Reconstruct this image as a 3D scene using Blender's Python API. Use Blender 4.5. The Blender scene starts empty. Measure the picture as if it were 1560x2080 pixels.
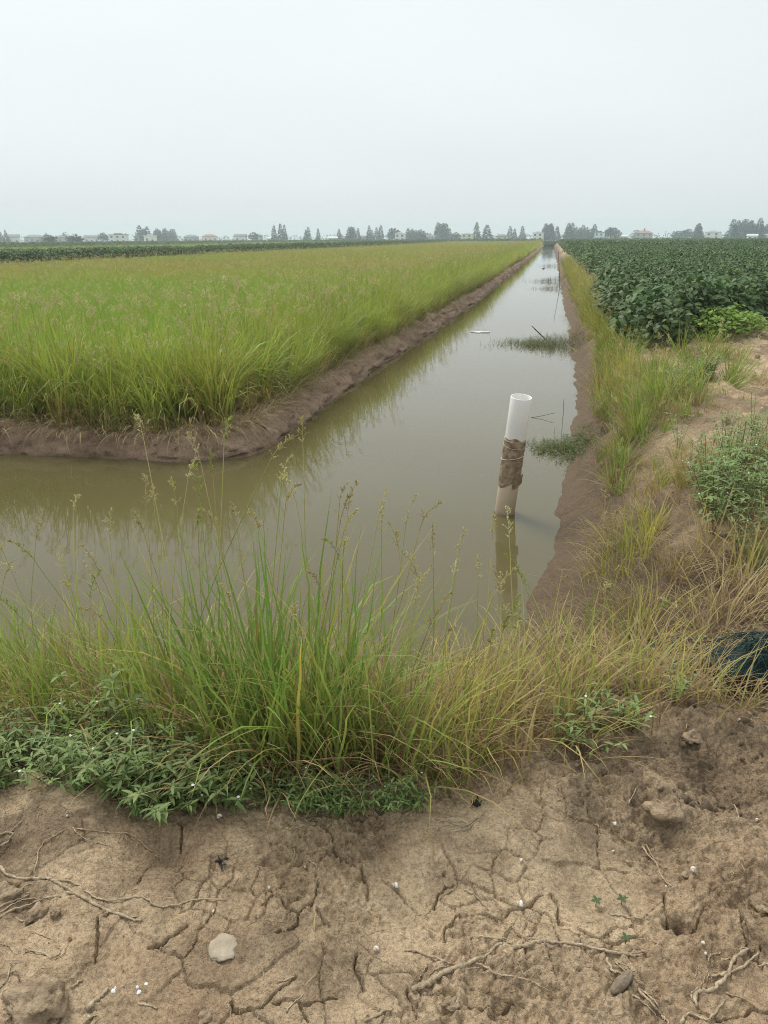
import bpy, math, random
import numpy as np
from mathutils import Matrix, Vector

sc = bpy.context.scene
rad = math.radians
# ------------------------------------------------------------------ camera
F_PX = 1570.0
PITCH = math.atan(555 / 1570)
ROLL = rad(0.3)
YAW = math.atan(338 / (1570 * math.cos(PITCH) + 555 * math.sin(PITCH)))
CAM_H = 2.4

def ray(px, py):
    x, y = px - 780, 1040 - py
    c, s = math.cos(ROLL), math.sin(ROLL)
    x, y = c * x + s * y, -s * x + c * y
    fwd = F_PX * math.cos(PITCH) + y * math.sin(PITCH)
    up = y * math.cos(PITCH) - F_PX * math.sin(PITCH)
    return np.array([x * math.cos(YAW) - fwd * math.sin(YAW), x * math.sin(YAW) + fwd * math.cos(YAW), up])

def at(px, py, z=0.0):
    r = ray(px, py); t = (z - CAM_H) / r[2]
    return r * t + np.array([0, 0, CAM_H])

def atY(px, py, Y):
    r = ray(px, py)
    return r * (Y / r[1]) + np.array([0, 0, CAM_H])

_c = ray(780, 1040)
_Fv = _c / np.linalg.norm(_c)
_Rv = ray(781, 1040) - _c
_Uv = ray(780, 1039) - _c
cam_d = bpy.data.cameras.new('camera')
cam = bpy.data.objects.new('camera', cam_d)
sc.collection.objects.link(cam)
cam.matrix_world = Matrix(((_Rv[0], _Uv[0], -_Fv[0], 0), (_Rv[1], _Uv[1], -_Fv[1], 0), (_Rv[2], _Uv[2], -_Fv[2], CAM_H), (0, 0, 0, 1)))
cam_d.sensor_fit = 'VERTICAL'
cam_d.sensor_height = 36.0
cam_d.lens = 36.0 * F_PX / 2080
cam_d.clip_start = 0.05
cam_d.clip_end = 20000
sc.camera = cam

# ------------------------------------------------------------------ world, sun, exposure
SUN_AZ, SUN_EL = rad(-50), rad(58)         # azimuth from +Y towards +X
world = bpy.data.worlds.new('World'); sc.world = world; world.use_nodes = True
wn = world.node_tree.nodes; wl = world.node_tree.links; wn.clear()
w_out = wn.new('ShaderNodeOutputWorld'); w_bg = wn.new('ShaderNodeBackground')
w_sky = wn.new('ShaderNodeTexSky'); w_sky.sky_type = 'NISHITA'; w_sky.sun_disc = False
w_sky.sun_elevation = SUN_EL; w_sky.sun_rotation = SUN_AZ
w_sky.air_density = 1.0; w_sky.dust_density = 6.0; w_sky.ozone_density = 1.0
w_hs = wn.new('ShaderNodeHueSaturation'); w_hs.inputs['Saturation'].default_value = 0.35
w_mix = wn.new('ShaderNodeMix'); w_mix.data_type = 'RGBA'
w_mix.inputs['Factor'].default_value = 0.84            # thin even overcast over the hazy sky
w_mix.inputs['B'].default_value = (4.92, 5.24, 5.32, 1)
w_bg.inputs['Strength'].default_value = 0.1
wl.new(w_sky.outputs[0], w_hs.inputs['Color']); wl.new(w_hs.outputs[0], w_mix.inputs['A'])
w_tc = wn.new('ShaderNodeTexCoord'); w_mp = wn.new('ShaderNodeMapping'); w_mp.inputs['Scale'].default_value = (1.2, 1.2, 3.5)   # faint layers in the overcast
w_nz = wn.new('ShaderNodeTexNoise'); w_nz.inputs['Scale'].default_value = 1.3; w_nz.inputs['Detail'].default_value = 3
w_mr = wn.new('ShaderNodeMapRange'); w_mr.inputs['From Min'].default_value = 0.3; w_mr.inputs['From Max'].default_value = 0.7; w_mr.inputs['To Min'].default_value = 0.955; w_mr.inputs['To Max'].default_value = 1.045
w_ml = wn.new('ShaderNodeVectorMath'); w_ml.operation = 'SCALE'
wl.new(w_tc.outputs['Generated'], w_mp.inputs[0]); wl.new(w_mp.outputs[0], w_nz.inputs['Vector']); wl.new(w_nz.outputs['Fac'], w_mr.inputs['Value'])
wl.new(w_mix.outputs['Result'], w_ml.inputs[0]); wl.new(w_mr.outputs[0], w_ml.inputs['Scale']); wl.new(w_ml.outputs[0], w_bg.inputs['Color']); wl.new(w_bg.outputs[0], w_out.inputs[0])
sun_d = bpy.data.lights.new('sun', 'SUN'); sun_d.energy = 1.5; sun_d.angle = rad(24); sun_d.color = (1.0, 0.96, 0.9)
sun = bpy.data.objects.new('sun', sun_d); sc.collection.objects.link(sun)
sun.rotation_euler = Vector((math.sin(SUN_AZ) * math.cos(SUN_EL), math.cos(SUN_AZ) * math.cos(SUN_EL), math.sin(SUN_EL))).to_track_quat('Z', 'Y').to_euler()
sun.location = (-20, 20, 60)
sc.view_settings.view_transform = 'Standard'; sc.view_settings.look = 'None'
sc.view_settings.exposure = 0.84; sc.view_settings.gamma = 1.0; sc.view_settings.use_curve_mapping = False
sc.cycles.filter_width = 1.05; sc.cycles.use_denoising = True; sc.cycles.denoising_prefilter = 'NONE'
sc.cycles.max_bounces = 6; sc.cycles.diffuse_bounces = 3; sc.cycles.glossy_bounces = 3
sc.cycles.transmission_bounces = 3; sc.cycles.volume_bounces = 1; sc.cycles.transparent_max_bounces = 4

# ------------------------------------------------------------------ helpers: noise
def _hash(ix, iy, seed):
    h = (ix.astype(np.int64) * 374761393 + iy.astype(np.int64) * 668265263 + seed * 974634541) & 0xffffffff
    h = ((h ^ (h >> 13)) * 1274126177) & 0xffffffff
    return ((h ^ (h >> 16)) & 0xffff) / 65535.0

def vnoise(x, y, seed=0):
    x = np.asarray(x, float); y = np.asarray(y, float)
    ix = np.floor(x); iy = np.floor(y); fx = x - ix; fy = y - iy
    fx = fx * fx * fx * (fx * (fx * 6 - 15) + 10); fy = fy * fy * fy * (fy * (fy * 6 - 15) + 10)
    a = _hash(ix, iy, seed); b = _hash(ix + 1, iy, seed); c = _hash(ix, iy + 1, seed); d = _hash(ix + 1, iy + 1, seed)
    return (a + (b - a) * fx + (c - a) * fy + (a - b - c + d) * fx * fy) * 2 - 1

def fbm(x, y, freq, octs=4, seed=0):
    v = 0; amp = 1.0; tot = 0
    for o in range(octs):
        c, s = math.cos(o * 0.9), math.sin(o * 0.9)
        v = v + amp * vnoise((c * x - s * y) * freq + o * 17.3, (s * x + c * y) * freq - o * 9.1, seed + o)
        tot += amp; amp *= 0.5; freq *= 2.07
    return v / tot

def voronoi(x, y, freq, seed=0):
    """distance to the nearest cell border (in cell units) and a random value of the cell"""
    px, py = x * freq, y * freq
    ix, iy = np.floor(px), np.floor(py)
    d1 = np.full(px.shape, 9.0); d2 = np.full(px.shape, 9.0); cid = np.zeros(px.shape)
    for ox in (-1, 0, 1):
        for oy in (-1, 0, 1):
            cx, cy = ix + ox, iy + oy
            qx = cx + 0.1 + 0.8 * _hash(cx, cy, seed); qy = cy + 0.1 + 0.8 * _hash(cx, cy, seed + 7)
            d = np.hypot(px - qx, py - qy)
            n1 = d < d1
            d2 = np.where(n1, d1, np.minimum(d2, d)); cid = np.where(n1, _hash(cx, cy, seed + 13), cid)
            d1 = np.where(n1, d, d1)
    return d2 - d1, cid

def sstep(a, b, x):
    t = np.clip((x - a) / (b - a), 0, 1); return t * t * (3 - 2 * t)

# ------------------------------------------------------------------ helpers: objects
COL = sc.collection

def mesh_from(name, v, faces, cols=None, smooth=True, floats=None):
    """faces: list of (M,3) / (M,4) int arrays"""
    v = np.ascontiguousarray(v, dtype=np.float32).reshape(-1, 3)
    me = bpy.data.meshes.new(name)
    faces = [np.asarray(f, dtype=np.int32) for f in faces if len(f)]
    loops = np.concatenate([f.ravel() for f in faces])
    sizes = np.concatenate([np.full(len(f), f.shape[1], dtype=np.int32) for f in faces])
    starts = np.concatenate(([0], np.cumsum(sizes)[:-1])).astype(np.int32)
    me.vertices.add(len(v)); me.vertices.foreach_set('co', v.ravel())
    me.loops.add(len(loops)); me.loops.foreach_set('vertex_index', loops)
    me.polygons.add(len(sizes)); me.polygons.foreach_set('loop_start', starts)
    me.update(calc_edges=True)
    me.polygons.foreach_set('use_smooth', np.full(len(sizes), smooth))
    if cols is not None:
        a = me.attributes.new('col', 'FLOAT_COLOR', 'POINT')
        c4 = np.ones((len(v), 4), dtype=np.float32); c4[:, :3] = cols
        a.data.foreach_set('color', c4.ravel())
    for k, arr in (floats or {}).items():
        a = me.attributes.new(k, 'FLOAT', 'POINT'); a.data.foreach_set('value', np.asarray(arr, dtype=np.float32))
    me.validate(); me.update()
    return me

def obj(name, me, mat=None, parent=None, loc=None, link=True):
    o = bpy.data.objects.new(name, me)
    if me is not None and mat is not None and not me.materials: me.materials.append(mat)
    if link: COL.objects.link(o)
    if loc is not None: o.location = loc
    if parent is not None: o.parent = parent
    return o

def tag(o, label=None, cat=None, group=None, kind=None):
    if label: o['label'] = label
    if cat: o['category'] = cat
    if group: o['group'] = group
    if kind: o['kind'] = kind
    return o

def thing(name, label, cat, loc=(0, 0, 0), rz=0.0, group=None, scale=1.0):
    o = bpy.data.objects.new(name, None); COL.objects.link(o)
    o.empty_display_size = 0.1
    o.location = loc; o.rotation_euler = (0, 0, rz); o.scale = (scale,) * 3
    return tag(o, label, cat, group)

def copy_tree(o, parent=None):
    c = o.copy(); COL.objects.link(c); c.parent = parent
    for ch in o.children: copy_tree(ch, c)
    return c

class MB:
    """collects coloured pieces that become one mesh"""
    def __init__(s): s.v = []; s.q = []; s.t = []; s.c = []; s.n = 0
    def add(s, v, quads=None, tris=None, col=(0.5, 0.5, 0.5)):
        v = np.asarray(v, float).reshape(-1, 3)
        c = np.broadcast_to(np.asarray(col, float), (len(v), 3))
        s.v.append(v); s.c.append(c)
        if quads is not None and len(quads): s.q.append(np.asarray(quads) + s.n)
        if tris is not None and len(tris): s.t.append(np.asarray(tris) + s.n)
        s.n += len(v)
    def mesh(s, name, smooth=True):
        fs = []
        if s.q: fs.append(np.concatenate(s.q))
        if s.t: fs.append(np.concatenate(s.t))
        return mesh_from(name, np.concatenate(s.v), fs, np.concatenate(s.c), smooth)

def blades(mb, base, az, L, lean, droop, w, c0, c1, segs=5, power=1.6, jitter=None, rng=None):
    """N curved tapering grass blades"""
    N = len(base)
    base = np.asarray(base, float); az, L, lean, droop, w = [np.broadcast_to(np.asarray(a, float), (N,)) for a in (az, L, lean, droop, w)]
    c0 = np.broadcast_to(np.asarray(c0, float), (N, 3)); c1 = np.broadcast_to(np.asarray(c1, float), (N, 3))
    d = np.stack([np.cos(az), np.sin(az), np.zeros(N)], 1)
    side = np.stack([-np.sin(az), np.cos(az), np.zeros(N)], 1)
    p = base.copy(); P = [p]; S = []; C = []
    ts = np.linspace(0, 1, segs + 1)
    if jitter is None: jitter = np.zeros(N)
    for k in range(segs):
        tm = (ts[k] + ts[k + 1]) / 2
        ang = lean + droop * tm ** power
        p = p + (L / segs)[:, None] * (np.sin(ang)[:, None] * d + np.cos(ang)[:, None] * np.array([0, 0, 1.0]) + (jitter * math.sin(k * 2.1) * 0.5)[:, None] * side)
        P.append(p)
    V = np.zeros((N, segs + 1, 2, 3)); Cc = np.zeros((N, segs + 1, 2, 3))
    for k, t in enumerate(ts):
        wk = w * (0.55 + 0.45 * min(1, t * 4)) * max(0.03, (1 - t ** 2.5)) * 0.5
        V[:, k, 0] = P[k] - side * wk[:, None]; V[:, k, 1] = P[k] + side * wk[:, None]
        Cc[:, k, :] = (c0 * (1 - t) + c1 * t)[:, None]
    idx = np.arange(N)[:, None] * (segs + 1) * 2 + np.arange(segs)[None] * 2
    q = np.stack([idx, idx + 1, idx + 3, idx + 2], -1).reshape(-1, 4)
    mb.add(V.reshape(-1, 3), q, col=Cc.reshape(-1, 3))
    return np.stack(P, 1)

def leaves(mb, base, dirv, up, L, W, col, fold=0.25, curl=0.5, segs=4, peak=0.4):
    """N folded leaves growing along dirv, upper face towards up"""
    base, dirv, up = [np.asarray(a, float) for a in (base, dirv, up)]
    N = len(base)
    L = np.broadcast_to(np.asarray(L, float), (N,)); W = np.broadcast_to(np.asarray(W, float), (N,))
    dirv = dirv / np.linalg.norm(dirv, axis=1)[:, None]
    side = np.cross(dirv, up); side /= np.linalg.norm(side, axis=1)[:, None] + 1e-9
    nrm = np.cross(side, dirv)
    V = np.zeros((N, segs + 1, 3, 3))
    for k in range(segs + 1):
        t = k / segs
        prof = (t / peak) ** 0.7 if t < peak else max(0.02, (1 - ((t - peak) / (1 - peak)) ** 1.6))
        if k == 0: prof = 0.06
        c = base + dirv * (L * t)[:, None] - nrm * (curl * L * t * t * 0.5)[:, None]
        h = (W * prof * 0.5)
        V[:, k, 1] = c
        V[:, k, 0] = c - side * h[:, None] + nrm * (h * fold)[:, None]
        V[:, k, 2] = c + side * h[:, None] + nrm * (h * fold)[:, None]
    idx = np.arange(N)[:, None] * (segs + 1) * 3 + np.arange(segs)[None] * 3
    q = np.concatenate([np.stack([idx, idx + 1, idx + 4, idx + 3], -1).reshape(-1, 4), np.stack([idx + 1, idx + 2, idx + 5, idx + 4], -1).reshape(-1, 4)])
    cc = np.repeat(np.broadcast_to(np.asarray(col, float), (N, 3)), (segs + 1) * 3, axis=0)
    mb.add(V.reshape(-1, 3), q, col=cc)

def tube(mb, pts, r, sides=5, col=(0.4, 0.3, 0.2), cap=True):
    pts = np.asarray(pts, float); n = len(pts)
    r = np.broadcast_to(np.asarray(r, float), (n,))
    tan = np.gradient(pts, axis=0); tan /= np.linalg.norm(tan, axis=1)[:, None] + 1e-9
    ref = np.array([0, 0, 1.0]) if abs(tan[0][2]) < 0.8 else np.array([1.0, 0, 0])
    V = []
    for k in range(n):
        a = np.cross(tan[k], ref); a /= np.linalg.norm(a) + 1e-9; b = np.cross(tan[k], a)
        th = np.arange(sides) * 2 * math.pi / sides
        V.append(pts[k] + r[k] * (np.cos(th)[:, None] * a + np.sin(th)[:, None] * b))
    V = np.concatenate(V)
    i = np.arange(sides); j = (i + 1) % sides
    q = np.concatenate([np.stack([k * sides + i, k * sides + j, (k + 1) * sides + j, (k + 1) * sides + i], 1) for k in range(n - 1)])
    t = None
    if cap:
        V = np.concatenate([V, pts[:1], pts[-1:]])
        a, b = n * sides, n * sides + 1
        t = np.concatenate([np.stack([j, i, np.full(sides, a)], 1), np.stack([(n - 1) * sides + i, (n - 1) * sides + j, np.full(sides, b)], 1)])
    mb.add(V, q, t, col)

def box(mb, x0, x1, y0, y1, z0, z1, col=(0.5, 0.5, 0.5)):
    v = [(x, y, z) for z in (z0, z1) for y in (y0, y1) for x in (x0, x1)]
    q = [(0, 2, 3, 1), (4, 5, 7, 6), (0, 1, 5, 4), (2, 6, 7, 3), (0, 4, 6, 2), (1, 3, 7, 5)]
    mb.add(v, q, col=col)

def smooth_poly(pts, n=8):
    pts = np.asarray(pts, float); P = np.vstack([2 * pts[0] - pts[1], pts, 2 * pts[-1] - pts[-2]]); out = []
    for k in range(1, len(P) - 2):
        for t in np.arange(n) / n:
            a, b, c, d = P[k - 1:k + 3]
            out.append(0.5 * (2 * b + (c - a) * t + (2 * a - 5 * b + 4 * c - d) * t * t + (3 * b - a - 3 * c + d) * t ** 3))
    out.append(P[-2]); return np.array(out)

# ------------------------------------------------------------------ helpers: materials
def new_mat(name):
    m = bpy.data.materials.new(name); m.use_nodes = True
    nt = m.node_tree; nt.nodes.clear()
    return m, nt.nodes, nt.links

def ramp(nodes, stops):
    r = nodes.new('ShaderNodeValToRGB'); el = r.color_ramp.elements
    while len(el) < len(stops): el.new(0.5)
    for e, (p, c) in zip(el, stops): e.position = p; e.color = (*c, 1)
    return r

def noise(nodes, links, scale, detail=5, rough=0.55, coord='Object', dist=0.0):
    tc = nodes.new('ShaderNodeTexCoord'); n = nodes.new('ShaderNodeTexNoise')
    n.inputs['Scale'].default_value = scale; n.inputs['Detail'].default_value = detail
    n.inputs['Roughness'].default_value = rough; n.inputs['Distortion'].default_value = dist
    links.new(tc.outputs[coord], n.inputs['Vector']); return n

def simple_mat(name, c_a, c_b, rough=0.7, scale=6.0, spec=0.4, bump=0.0, bscale=None, coord='Object'):
    m, n, l = new_mat(name)
    out = n.new('ShaderNodeOutputMaterial'); p = n.new('ShaderNodeBsdfPrincipled')
    nz = noise(n, l, scale, coord=coord); r = ramp(n, [(0.32, c_a), (0.68, c_b)])
    l.new(nz.outputs['Fac'], r.inputs[0]); l.new(r.outputs[0], p.inputs['Base Color'])
    p.inputs['Roughness'].default_value = rough; p.inputs['Specular IOR Level'].default_value = spec
    if bump:
        b = n.new('ShaderNodeBump'); b.inputs['Strength'].default_value = bump; b.inputs['Distance'].default_value = 0.01
        nb = noise(n, l, bscale or scale * 4, coord=coord); l.new(nb.outputs['Fac'], b.inputs['Height']); l.new(b.outputs[0], p.inputs['Normal'])
    l.new(p.outputs[0], out.inputs[0]); return m

def foliage_mat(name, trans=0.35, rough=0.5, spec=0.3, var=0.25):
    m, n, l = new_mat(name)
    out = n.new('ShaderNodeOutputMaterial'); p = n.new('ShaderNodeBsdfPrincipled'); tr = n.new('ShaderNodeBsdfTranslucent'); mx = n.new('ShaderNodeMixShader')
    at_ = n.new('ShaderNodeAttribute'); at_.attribute_name = 'col'
    oi = n.new('ShaderNodeObjectInfo')
    nz = noise(n, l, 9.0, detail=3)
    ad = n.new('ShaderNodeMath'); ad.operation = 'ADD'; l.new(oi.outputs['Random'], ad.inputs[0]); l.new(nz.outputs['Fac'], ad.inputs[1])
    mr = n.new('ShaderNodeMapRange'); mr.inputs['From Min'].default_value = 0.2; mr.inputs['From Max'].default_value = 1.8
    mr.inputs['To Min'].default_value = 1 - var; mr.inputs['To Max'].default_value = 1 + var
    l.new(ad.outputs[0], mr.inputs['Value'])
    hs = n.new('ShaderNodeHueSaturation')
    hm = n.new('ShaderNodeMapRange'); hm.inputs['To Min'].default_value = 0.488; hm.inputs['To Max'].default_value = 0.512
    l.new(oi.outputs['Random'], hm.inputs['Value']); l.new(hm.outputs[0], hs.inputs['Hue'])
    l.new(mr.outputs[0], hs.inputs['Value']); l.new(at_.outputs['Color'], hs.inputs['Color'])
    l.new(hs.outputs[0], p.inputs['Base Color']); l.new(hs.outputs[0], tr.inputs['Color'])
    p.inputs['Roughness'].default_value = rough; p.inputs['Specular IOR Level'].default_value = spec
    mx.inputs[0].default_value = trans
    l.new(p.outputs[0], mx.inputs[1]); l.new(tr.outputs[0], mx.inputs[2]); l.new(mx.outputs[0], out.inputs[0])
    return m

M = {}
M['leaf'] = foliage_mat('leaf', 0.38)
M['bean'] = foliage_mat('bean_leaf', 0.25, 0.5, 0.3, 0.35)
M['straw'] = foliage_mat('straw', 0.25, 0.7, 0.2)
M['stem'] = simple_mat('stem', (0.10, 0.11, 0.04), (0.16, 0.12, 0.06), 0.6, 20)
M['dry_stem'] = simple_mat('dry_stem', (0.27, 0.20, 0.12), (0.54, 0.44, 0.30), 0.85, 70, bump=0.8, bscale=150)
M['shell'] = simple_mat('shell', (0.50, 0.45, 0.36), (0.76, 0.72, 0.64), 0.5, 120)
M['flower'] = simple_mat('flower', (0.75, 0.76, 0.70), (0.85, 0.85, 0.82), 0.6, 200)
M['pvc'] = None
M['tape'] = simple_mat('tape', (0.15, 0.105, 0.07), (0.42, 0.325, 0.22), 0.55, 22, bump=0.5, bscale=60)
M['string'] = simple_mat('string', (0.45, 0.41, 0.32), (0.62, 0.58, 0.48), 0.7, 40)
M['black'] = simple_mat('black_plastic', (0.008, 0.009, 0.011), (0.025, 0.026, 0.03), 0.45, 40)
M['net'] = simple_mat('net', (0.006, 0.026, 0.025), (0.014, 0.062, 0.055), 0.55, 12)
M['foam'] = simple_mat('foam', (0.70, 0.70, 0.68), (0.82, 0.82, 0.80), 0.6, 30)
M['stick'] = simple_mat('stick', (0.03, 0.026, 0.02), (0.085, 0.07, 0.05), 0.7, 20)
M['stone'] = simple_mat('stone', (0.30, 0.245, 0.175), (0.46, 0.39, 0.29), 0.85, 25, bump=0.5, bscale=120)
M['clod'] = simple_mat('clod', (0.20, 0.142, 0.088), (0.42, 0.315, 0.205), 0.95, 40, bump=1.0, bscale=110)
M['bark'] = simple_mat('bark', (0.06, 0.045, 0.03), (0.13, 0.10, 0.07), 0.9, 4)
M['wood'] = simple_mat('wood', (0.17, 0.125, 0.085), (0.27, 0.21, 0.15), 0.85, 40, bump=0.6, bscale=150)
M['wall_white'] = simple_mat('wall_white', (0.70, 0.70, 0.68), (0.82, 0.82, 0.80), 0.8, 0.5)
M['wall_cream'] = simple_mat('wall_cream', (0.58, 0.53, 0.36), (0.70, 0.65, 0.47), 0.8, 0.5)
M['wall_grey'] = simple_mat('wall_grey', (0.36, 0.36, 0.35), (0.50, 0.50, 0.48), 0.8, 0.5)
M['roof_grey'] = simple_mat('roof_grey', (0.10, 0.10, 0.105), (0.20, 0.20, 0.20), 0.7, 1.0)
M['roof_red'] = simple_mat('roof_red', (0.26, 0.13, 0.09), (0.36, 0.20, 0.14), 0.7, 1.0)
M['roof_white'] = simple_mat('roof_white', (0.60, 0.61, 0.62), (0.72, 0.73, 0.74), 0.6, 1.0)
M['glass'] = simple_mat('window_glass', (0.04, 0.05, 0.06), (0.08, 0.10, 0.11), 0.15, 1.0, 0.6)
M['blue_sheet'] = simple_mat('blue_sheet', (0.12, 0.25, 0.42), (0.18, 0.33, 0.50), 0.5, 1.0)

def make_dirt(name, dry, mid, wet, rough=0.9):
    m, n, l = new_mat(name)
    out = n.new('ShaderNodeOutputMaterial'); p = n.new('ShaderNodeBsdfPrincipled')
    big = noise(n, l, 1.9, 5, 0.6, dist=0.6); med = noise(n, l, 11, 6, 0.65, dist=0.3); fine = noise(n, l, 90, 5, 0.7)
    r1 = ramp(n, [(0.38, mid), (0.56, dry)]); l.new(big.outputs['Fac'], r1.inputs[0])
    r2 = ramp(n, [(0.30, (0.62, 0.60, 0.58)), (0.52, (1, 1, 1)), (0.74, (1.14, 1.14, 1.13))]); l.new(med.outputs['Fac'], r2.inputs[0])
    r3 = ramp(n, [(0.30, (0.42, 0.40, 0.38)), (0.5, (1, 1, 1)), (0.72, (1.36, 1.35, 1.31))]); l.new(fine.outputs['Fac'], r3.inputs[0])
    m1 = n.new('ShaderNodeMix'); m1.data_type = 'RGBA'; m1.blend_type = 'MULTIPLY'; m1.inputs['Factor'].default_value = 0.9
    m2 = n.new('ShaderNodeMix'); m2.data_type = 'RGBA'; m2.blend_type = 'MULTIPLY'; m2.inputs['Factor'].default_value = 0.8
    l.new(r1.outputs[0], m1.inputs['A']); l.new(r2.outputs[0], m1.inputs['B'])
    a = n.new('ShaderNodeAttribute'); a.attribute_name = 'damp'
    m3 = n.new('ShaderNodeMix'); m3.data_type = 'RGBA'; m3.inputs['B'].default_value = (*wet, 1)
    l.new(a.outputs['Fac'], m3.inputs['Factor']); l.new(m1.outputs['Result'], m3.inputs['A'])
    l.new(m3.outputs['Result'], m2.inputs['A']); l.new(r3.outputs[0], m2.inputs['B'])
    l.new(m2.outputs['Result'], p.inputs['Base Color'])
    rr = n.new('ShaderNodeMapRange'); rr.inputs['To Min'].default_value = rough; rr.inputs['To Max'].default_value = 0.7
    l.new(a.outputs['Fac'], rr.inputs['Value']); l.new(rr.outputs[0], p.inputs['Roughness'])
    p.inputs['Specular IOR Level'].default_value = 0.18
    b1 = n.new('ShaderNodeBump'); b1.inputs['Strength'].default_value = 1.0; b1.inputs['Distance'].default_value = 0.012
    b2 = n.new('ShaderNodeBump'); b2.inputs['Strength'].default_value = 0.9; b2.inputs['Distance'].default_value = 0.007
    h1 = noise(n, l, 38, 7, 0.7, dist=0.4); h2 = noise(n, l, 190, 4, 0.7)
    l.new(h1.outputs['Fac'], b1.inputs['Height']); l.new(h2.outputs['Fac'], b2.inputs['Height'])
    b3 = n.new('ShaderNodeBump'); b3.inputs['Strength'].default_value = 0.7; b3.inputs['Distance'].default_value = 0.09
    h3 = noise(n, l, 8, 5, 0.62, dist=0.5); l.new(h3.outputs['Fac'], b3.inputs['Height']); l.new(b3.outputs[0], b1.inputs['Normal'])
    tc = n.new('ShaderNodeTexCoord'); wz = noise(n, l, 14, 4, 0.6); sc_ = n.new('ShaderNodeVectorMath'); sc_.operation = 'SCALE'; sc_.inputs['Scale'].default_value = 0.06
    av = n.new('ShaderNodeVectorMath'); av.operation = 'ADD'; l.new(wz.outputs['Color'], sc_.inputs[0]); l.new(tc.outputs['Object'], av.inputs[0]); l.new(sc_.outputs[0], av.inputs[1])
    vo = n.new('ShaderNodeTexVoronoi'); vo.feature = 'DISTANCE_TO_EDGE'; vo.inputs['Scale'].default_value = 11; l.new(av.outputs[0], vo.inputs['Vector'])   # hairline cracks
    vr = n.new('ShaderNodeMapRange'); vr.inputs['From Max'].default_value = 0.022; l.new(vo.outputs['Distance'], vr.inputs['Value'])
    b4 = n.new('ShaderNodeBump'); b4.inputs['Strength'].default_value = 0.55; b4.inputs['Distance'].default_value = 0.006
    l.new(vr.outputs[0], b4.inputs['Height']); l.new(b1.outputs[0], b4.inputs['Normal'])
    l.new(b4.outputs[0], b2.inputs['Normal']); l.new(b2.outputs[0], p.inputs['Normal'])
    l.new(p.outputs[0], out.inputs[0]); return m

M['dirt'] = make_dirt('dirt', (0.60, 0.455, 0.295), (0.40, 0.285, 0.178), (0.150, 0.106, 0.066))
M['mud'] = make_dirt('mud', (0.40, 0.285, 0.20), (0.29, 0.20, 0.138), (0.165, 0.112, 0.075), 0.85)
M['field_soil'] = simple_mat('field_soil', (0.10, 0.10, 0.035), (0.17, 0.16, 0.06), 0.9, 1.5)
M['far_land'] = simple_mat('far_land', (0.085, 0.125, 0.035), (0.17, 0.20, 0.06), 0.9, 0.02)

def make_water():
    m, n, l = new_mat('water')
    out = n.new('ShaderNodeOutputMaterial'); p = n.new('ShaderNodeBsdfPrincipled')
    nz = noise(n, l, 0.35, 3); r = ramp(n, [(0.3, (0.096, 0.082, 0.034)), (0.7, (0.112, 0.096, 0.044))])
    l.new(nz.outputs['Fac'], r.inputs[0]); l.new(r.outputs[0], p.inputs['Base Color'])
    p.inputs['Roughness'].default_value = 0.025; p.inputs['IOR'].default_value = 1.333
    tc = n.new('ShaderNodeTexCoord'); mp = n.new('ShaderNodeMapping'); mp.inputs['Scale'].default_value = (2.2, 5.0, 1)
    w1 = n.new('ShaderNodeTexNoise'); w1.inputs['Scale'].default_value = 1.6; w1.inputs['Detail'].default_value = 3
    l.new(tc.outputs['Object'], mp.inputs[0]); l.new(mp.outputs[0], w1.inputs['Vector'])
    b = n.new('ShaderNodeBump'); b.inputs['Strength'].default_value = 0.07; b.inputs['Distance'].default_value = 0.010
    l.new(w1.outputs['Fac'], b.inputs['Height']); l.new(b.outputs[0], p.inputs['Normal'])
    l.new(p.outputs[0], out.inputs[0]); return m
M['water'] = make_water()

def make_pvc():
    m, n, l = new_mat('pvc')
    out = n.new('ShaderNodeOutputMaterial'); p = n.new('ShaderNodeBsdfPrincipled')
    tc = n.new('ShaderNodeTexCoord'); sp = n.new('ShaderNodeSeparateXYZ'); l.new(tc.outputs['Object'], sp.inputs[0])
    nz = noise(n, l, 7, 5); 
    s = n.new('ShaderNodeMath'); s.operation = 'MULTIPLY_ADD'; s.inputs[1].default_value = 0.10; l.new(nz.outputs['Fac'], s.inputs[0]); l.new(sp.outputs['Z'], s.inputs[2])
    st = ramp(n, [(0.0, (0.16, 0.11, 0.065)), (0.085, (0.50, 0.395, 0.28)), (0.30, (0.62, 0.52, 0.39)), (0.74, (0.66, 0.59, 0.48)), (0.80, (0.80, 0.78, 0.73)), (1.0, (0.84, 0.825, 0.78))])
    l.new(s.outputs[0], st.inputs[0])
    sm = noise(n, l, 16, 4, 0.7, dist=1.2); sr = ramp(n, [(0.66, (1, 1, 1)), (0.74, (0.42, 0.37, 0.31))]); l.new(sm.outputs['Fac'], sr.inputs[0])
    mx = n.new('ShaderNodeMix'); mx.data_type = 'RGBA'; mx.blend_type = 'MULTIPLY'; mx.inputs['Factor'].default_value = 0.75
    l.new(st.outputs[0], mx.inputs['A']); l.new(sr.outputs[0], mx.inputs['B']); l.new(mx.outputs['Result'], p.inputs['Base Color'])
    p.inputs['Roughness'].default_value = 0.42
    l.new(p.outputs[0], out.inputs[0]); return m
M['pvc'] = make_pvc()

# ------------------------------------------------------------------ ground
def canal_right(y):
    return np.interp(y, [2, 4.6, 5.2, 6.0, 7.0, 8.6, 10, 11.7, 13.8, 23.7, 55, 160, 270], [0.02, 0.02, 0.14, 0.25, 0.2, 0.36, 0.42, 0.5, 0.6, 0.66, 0.78, 1.25, 1.7])

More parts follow.
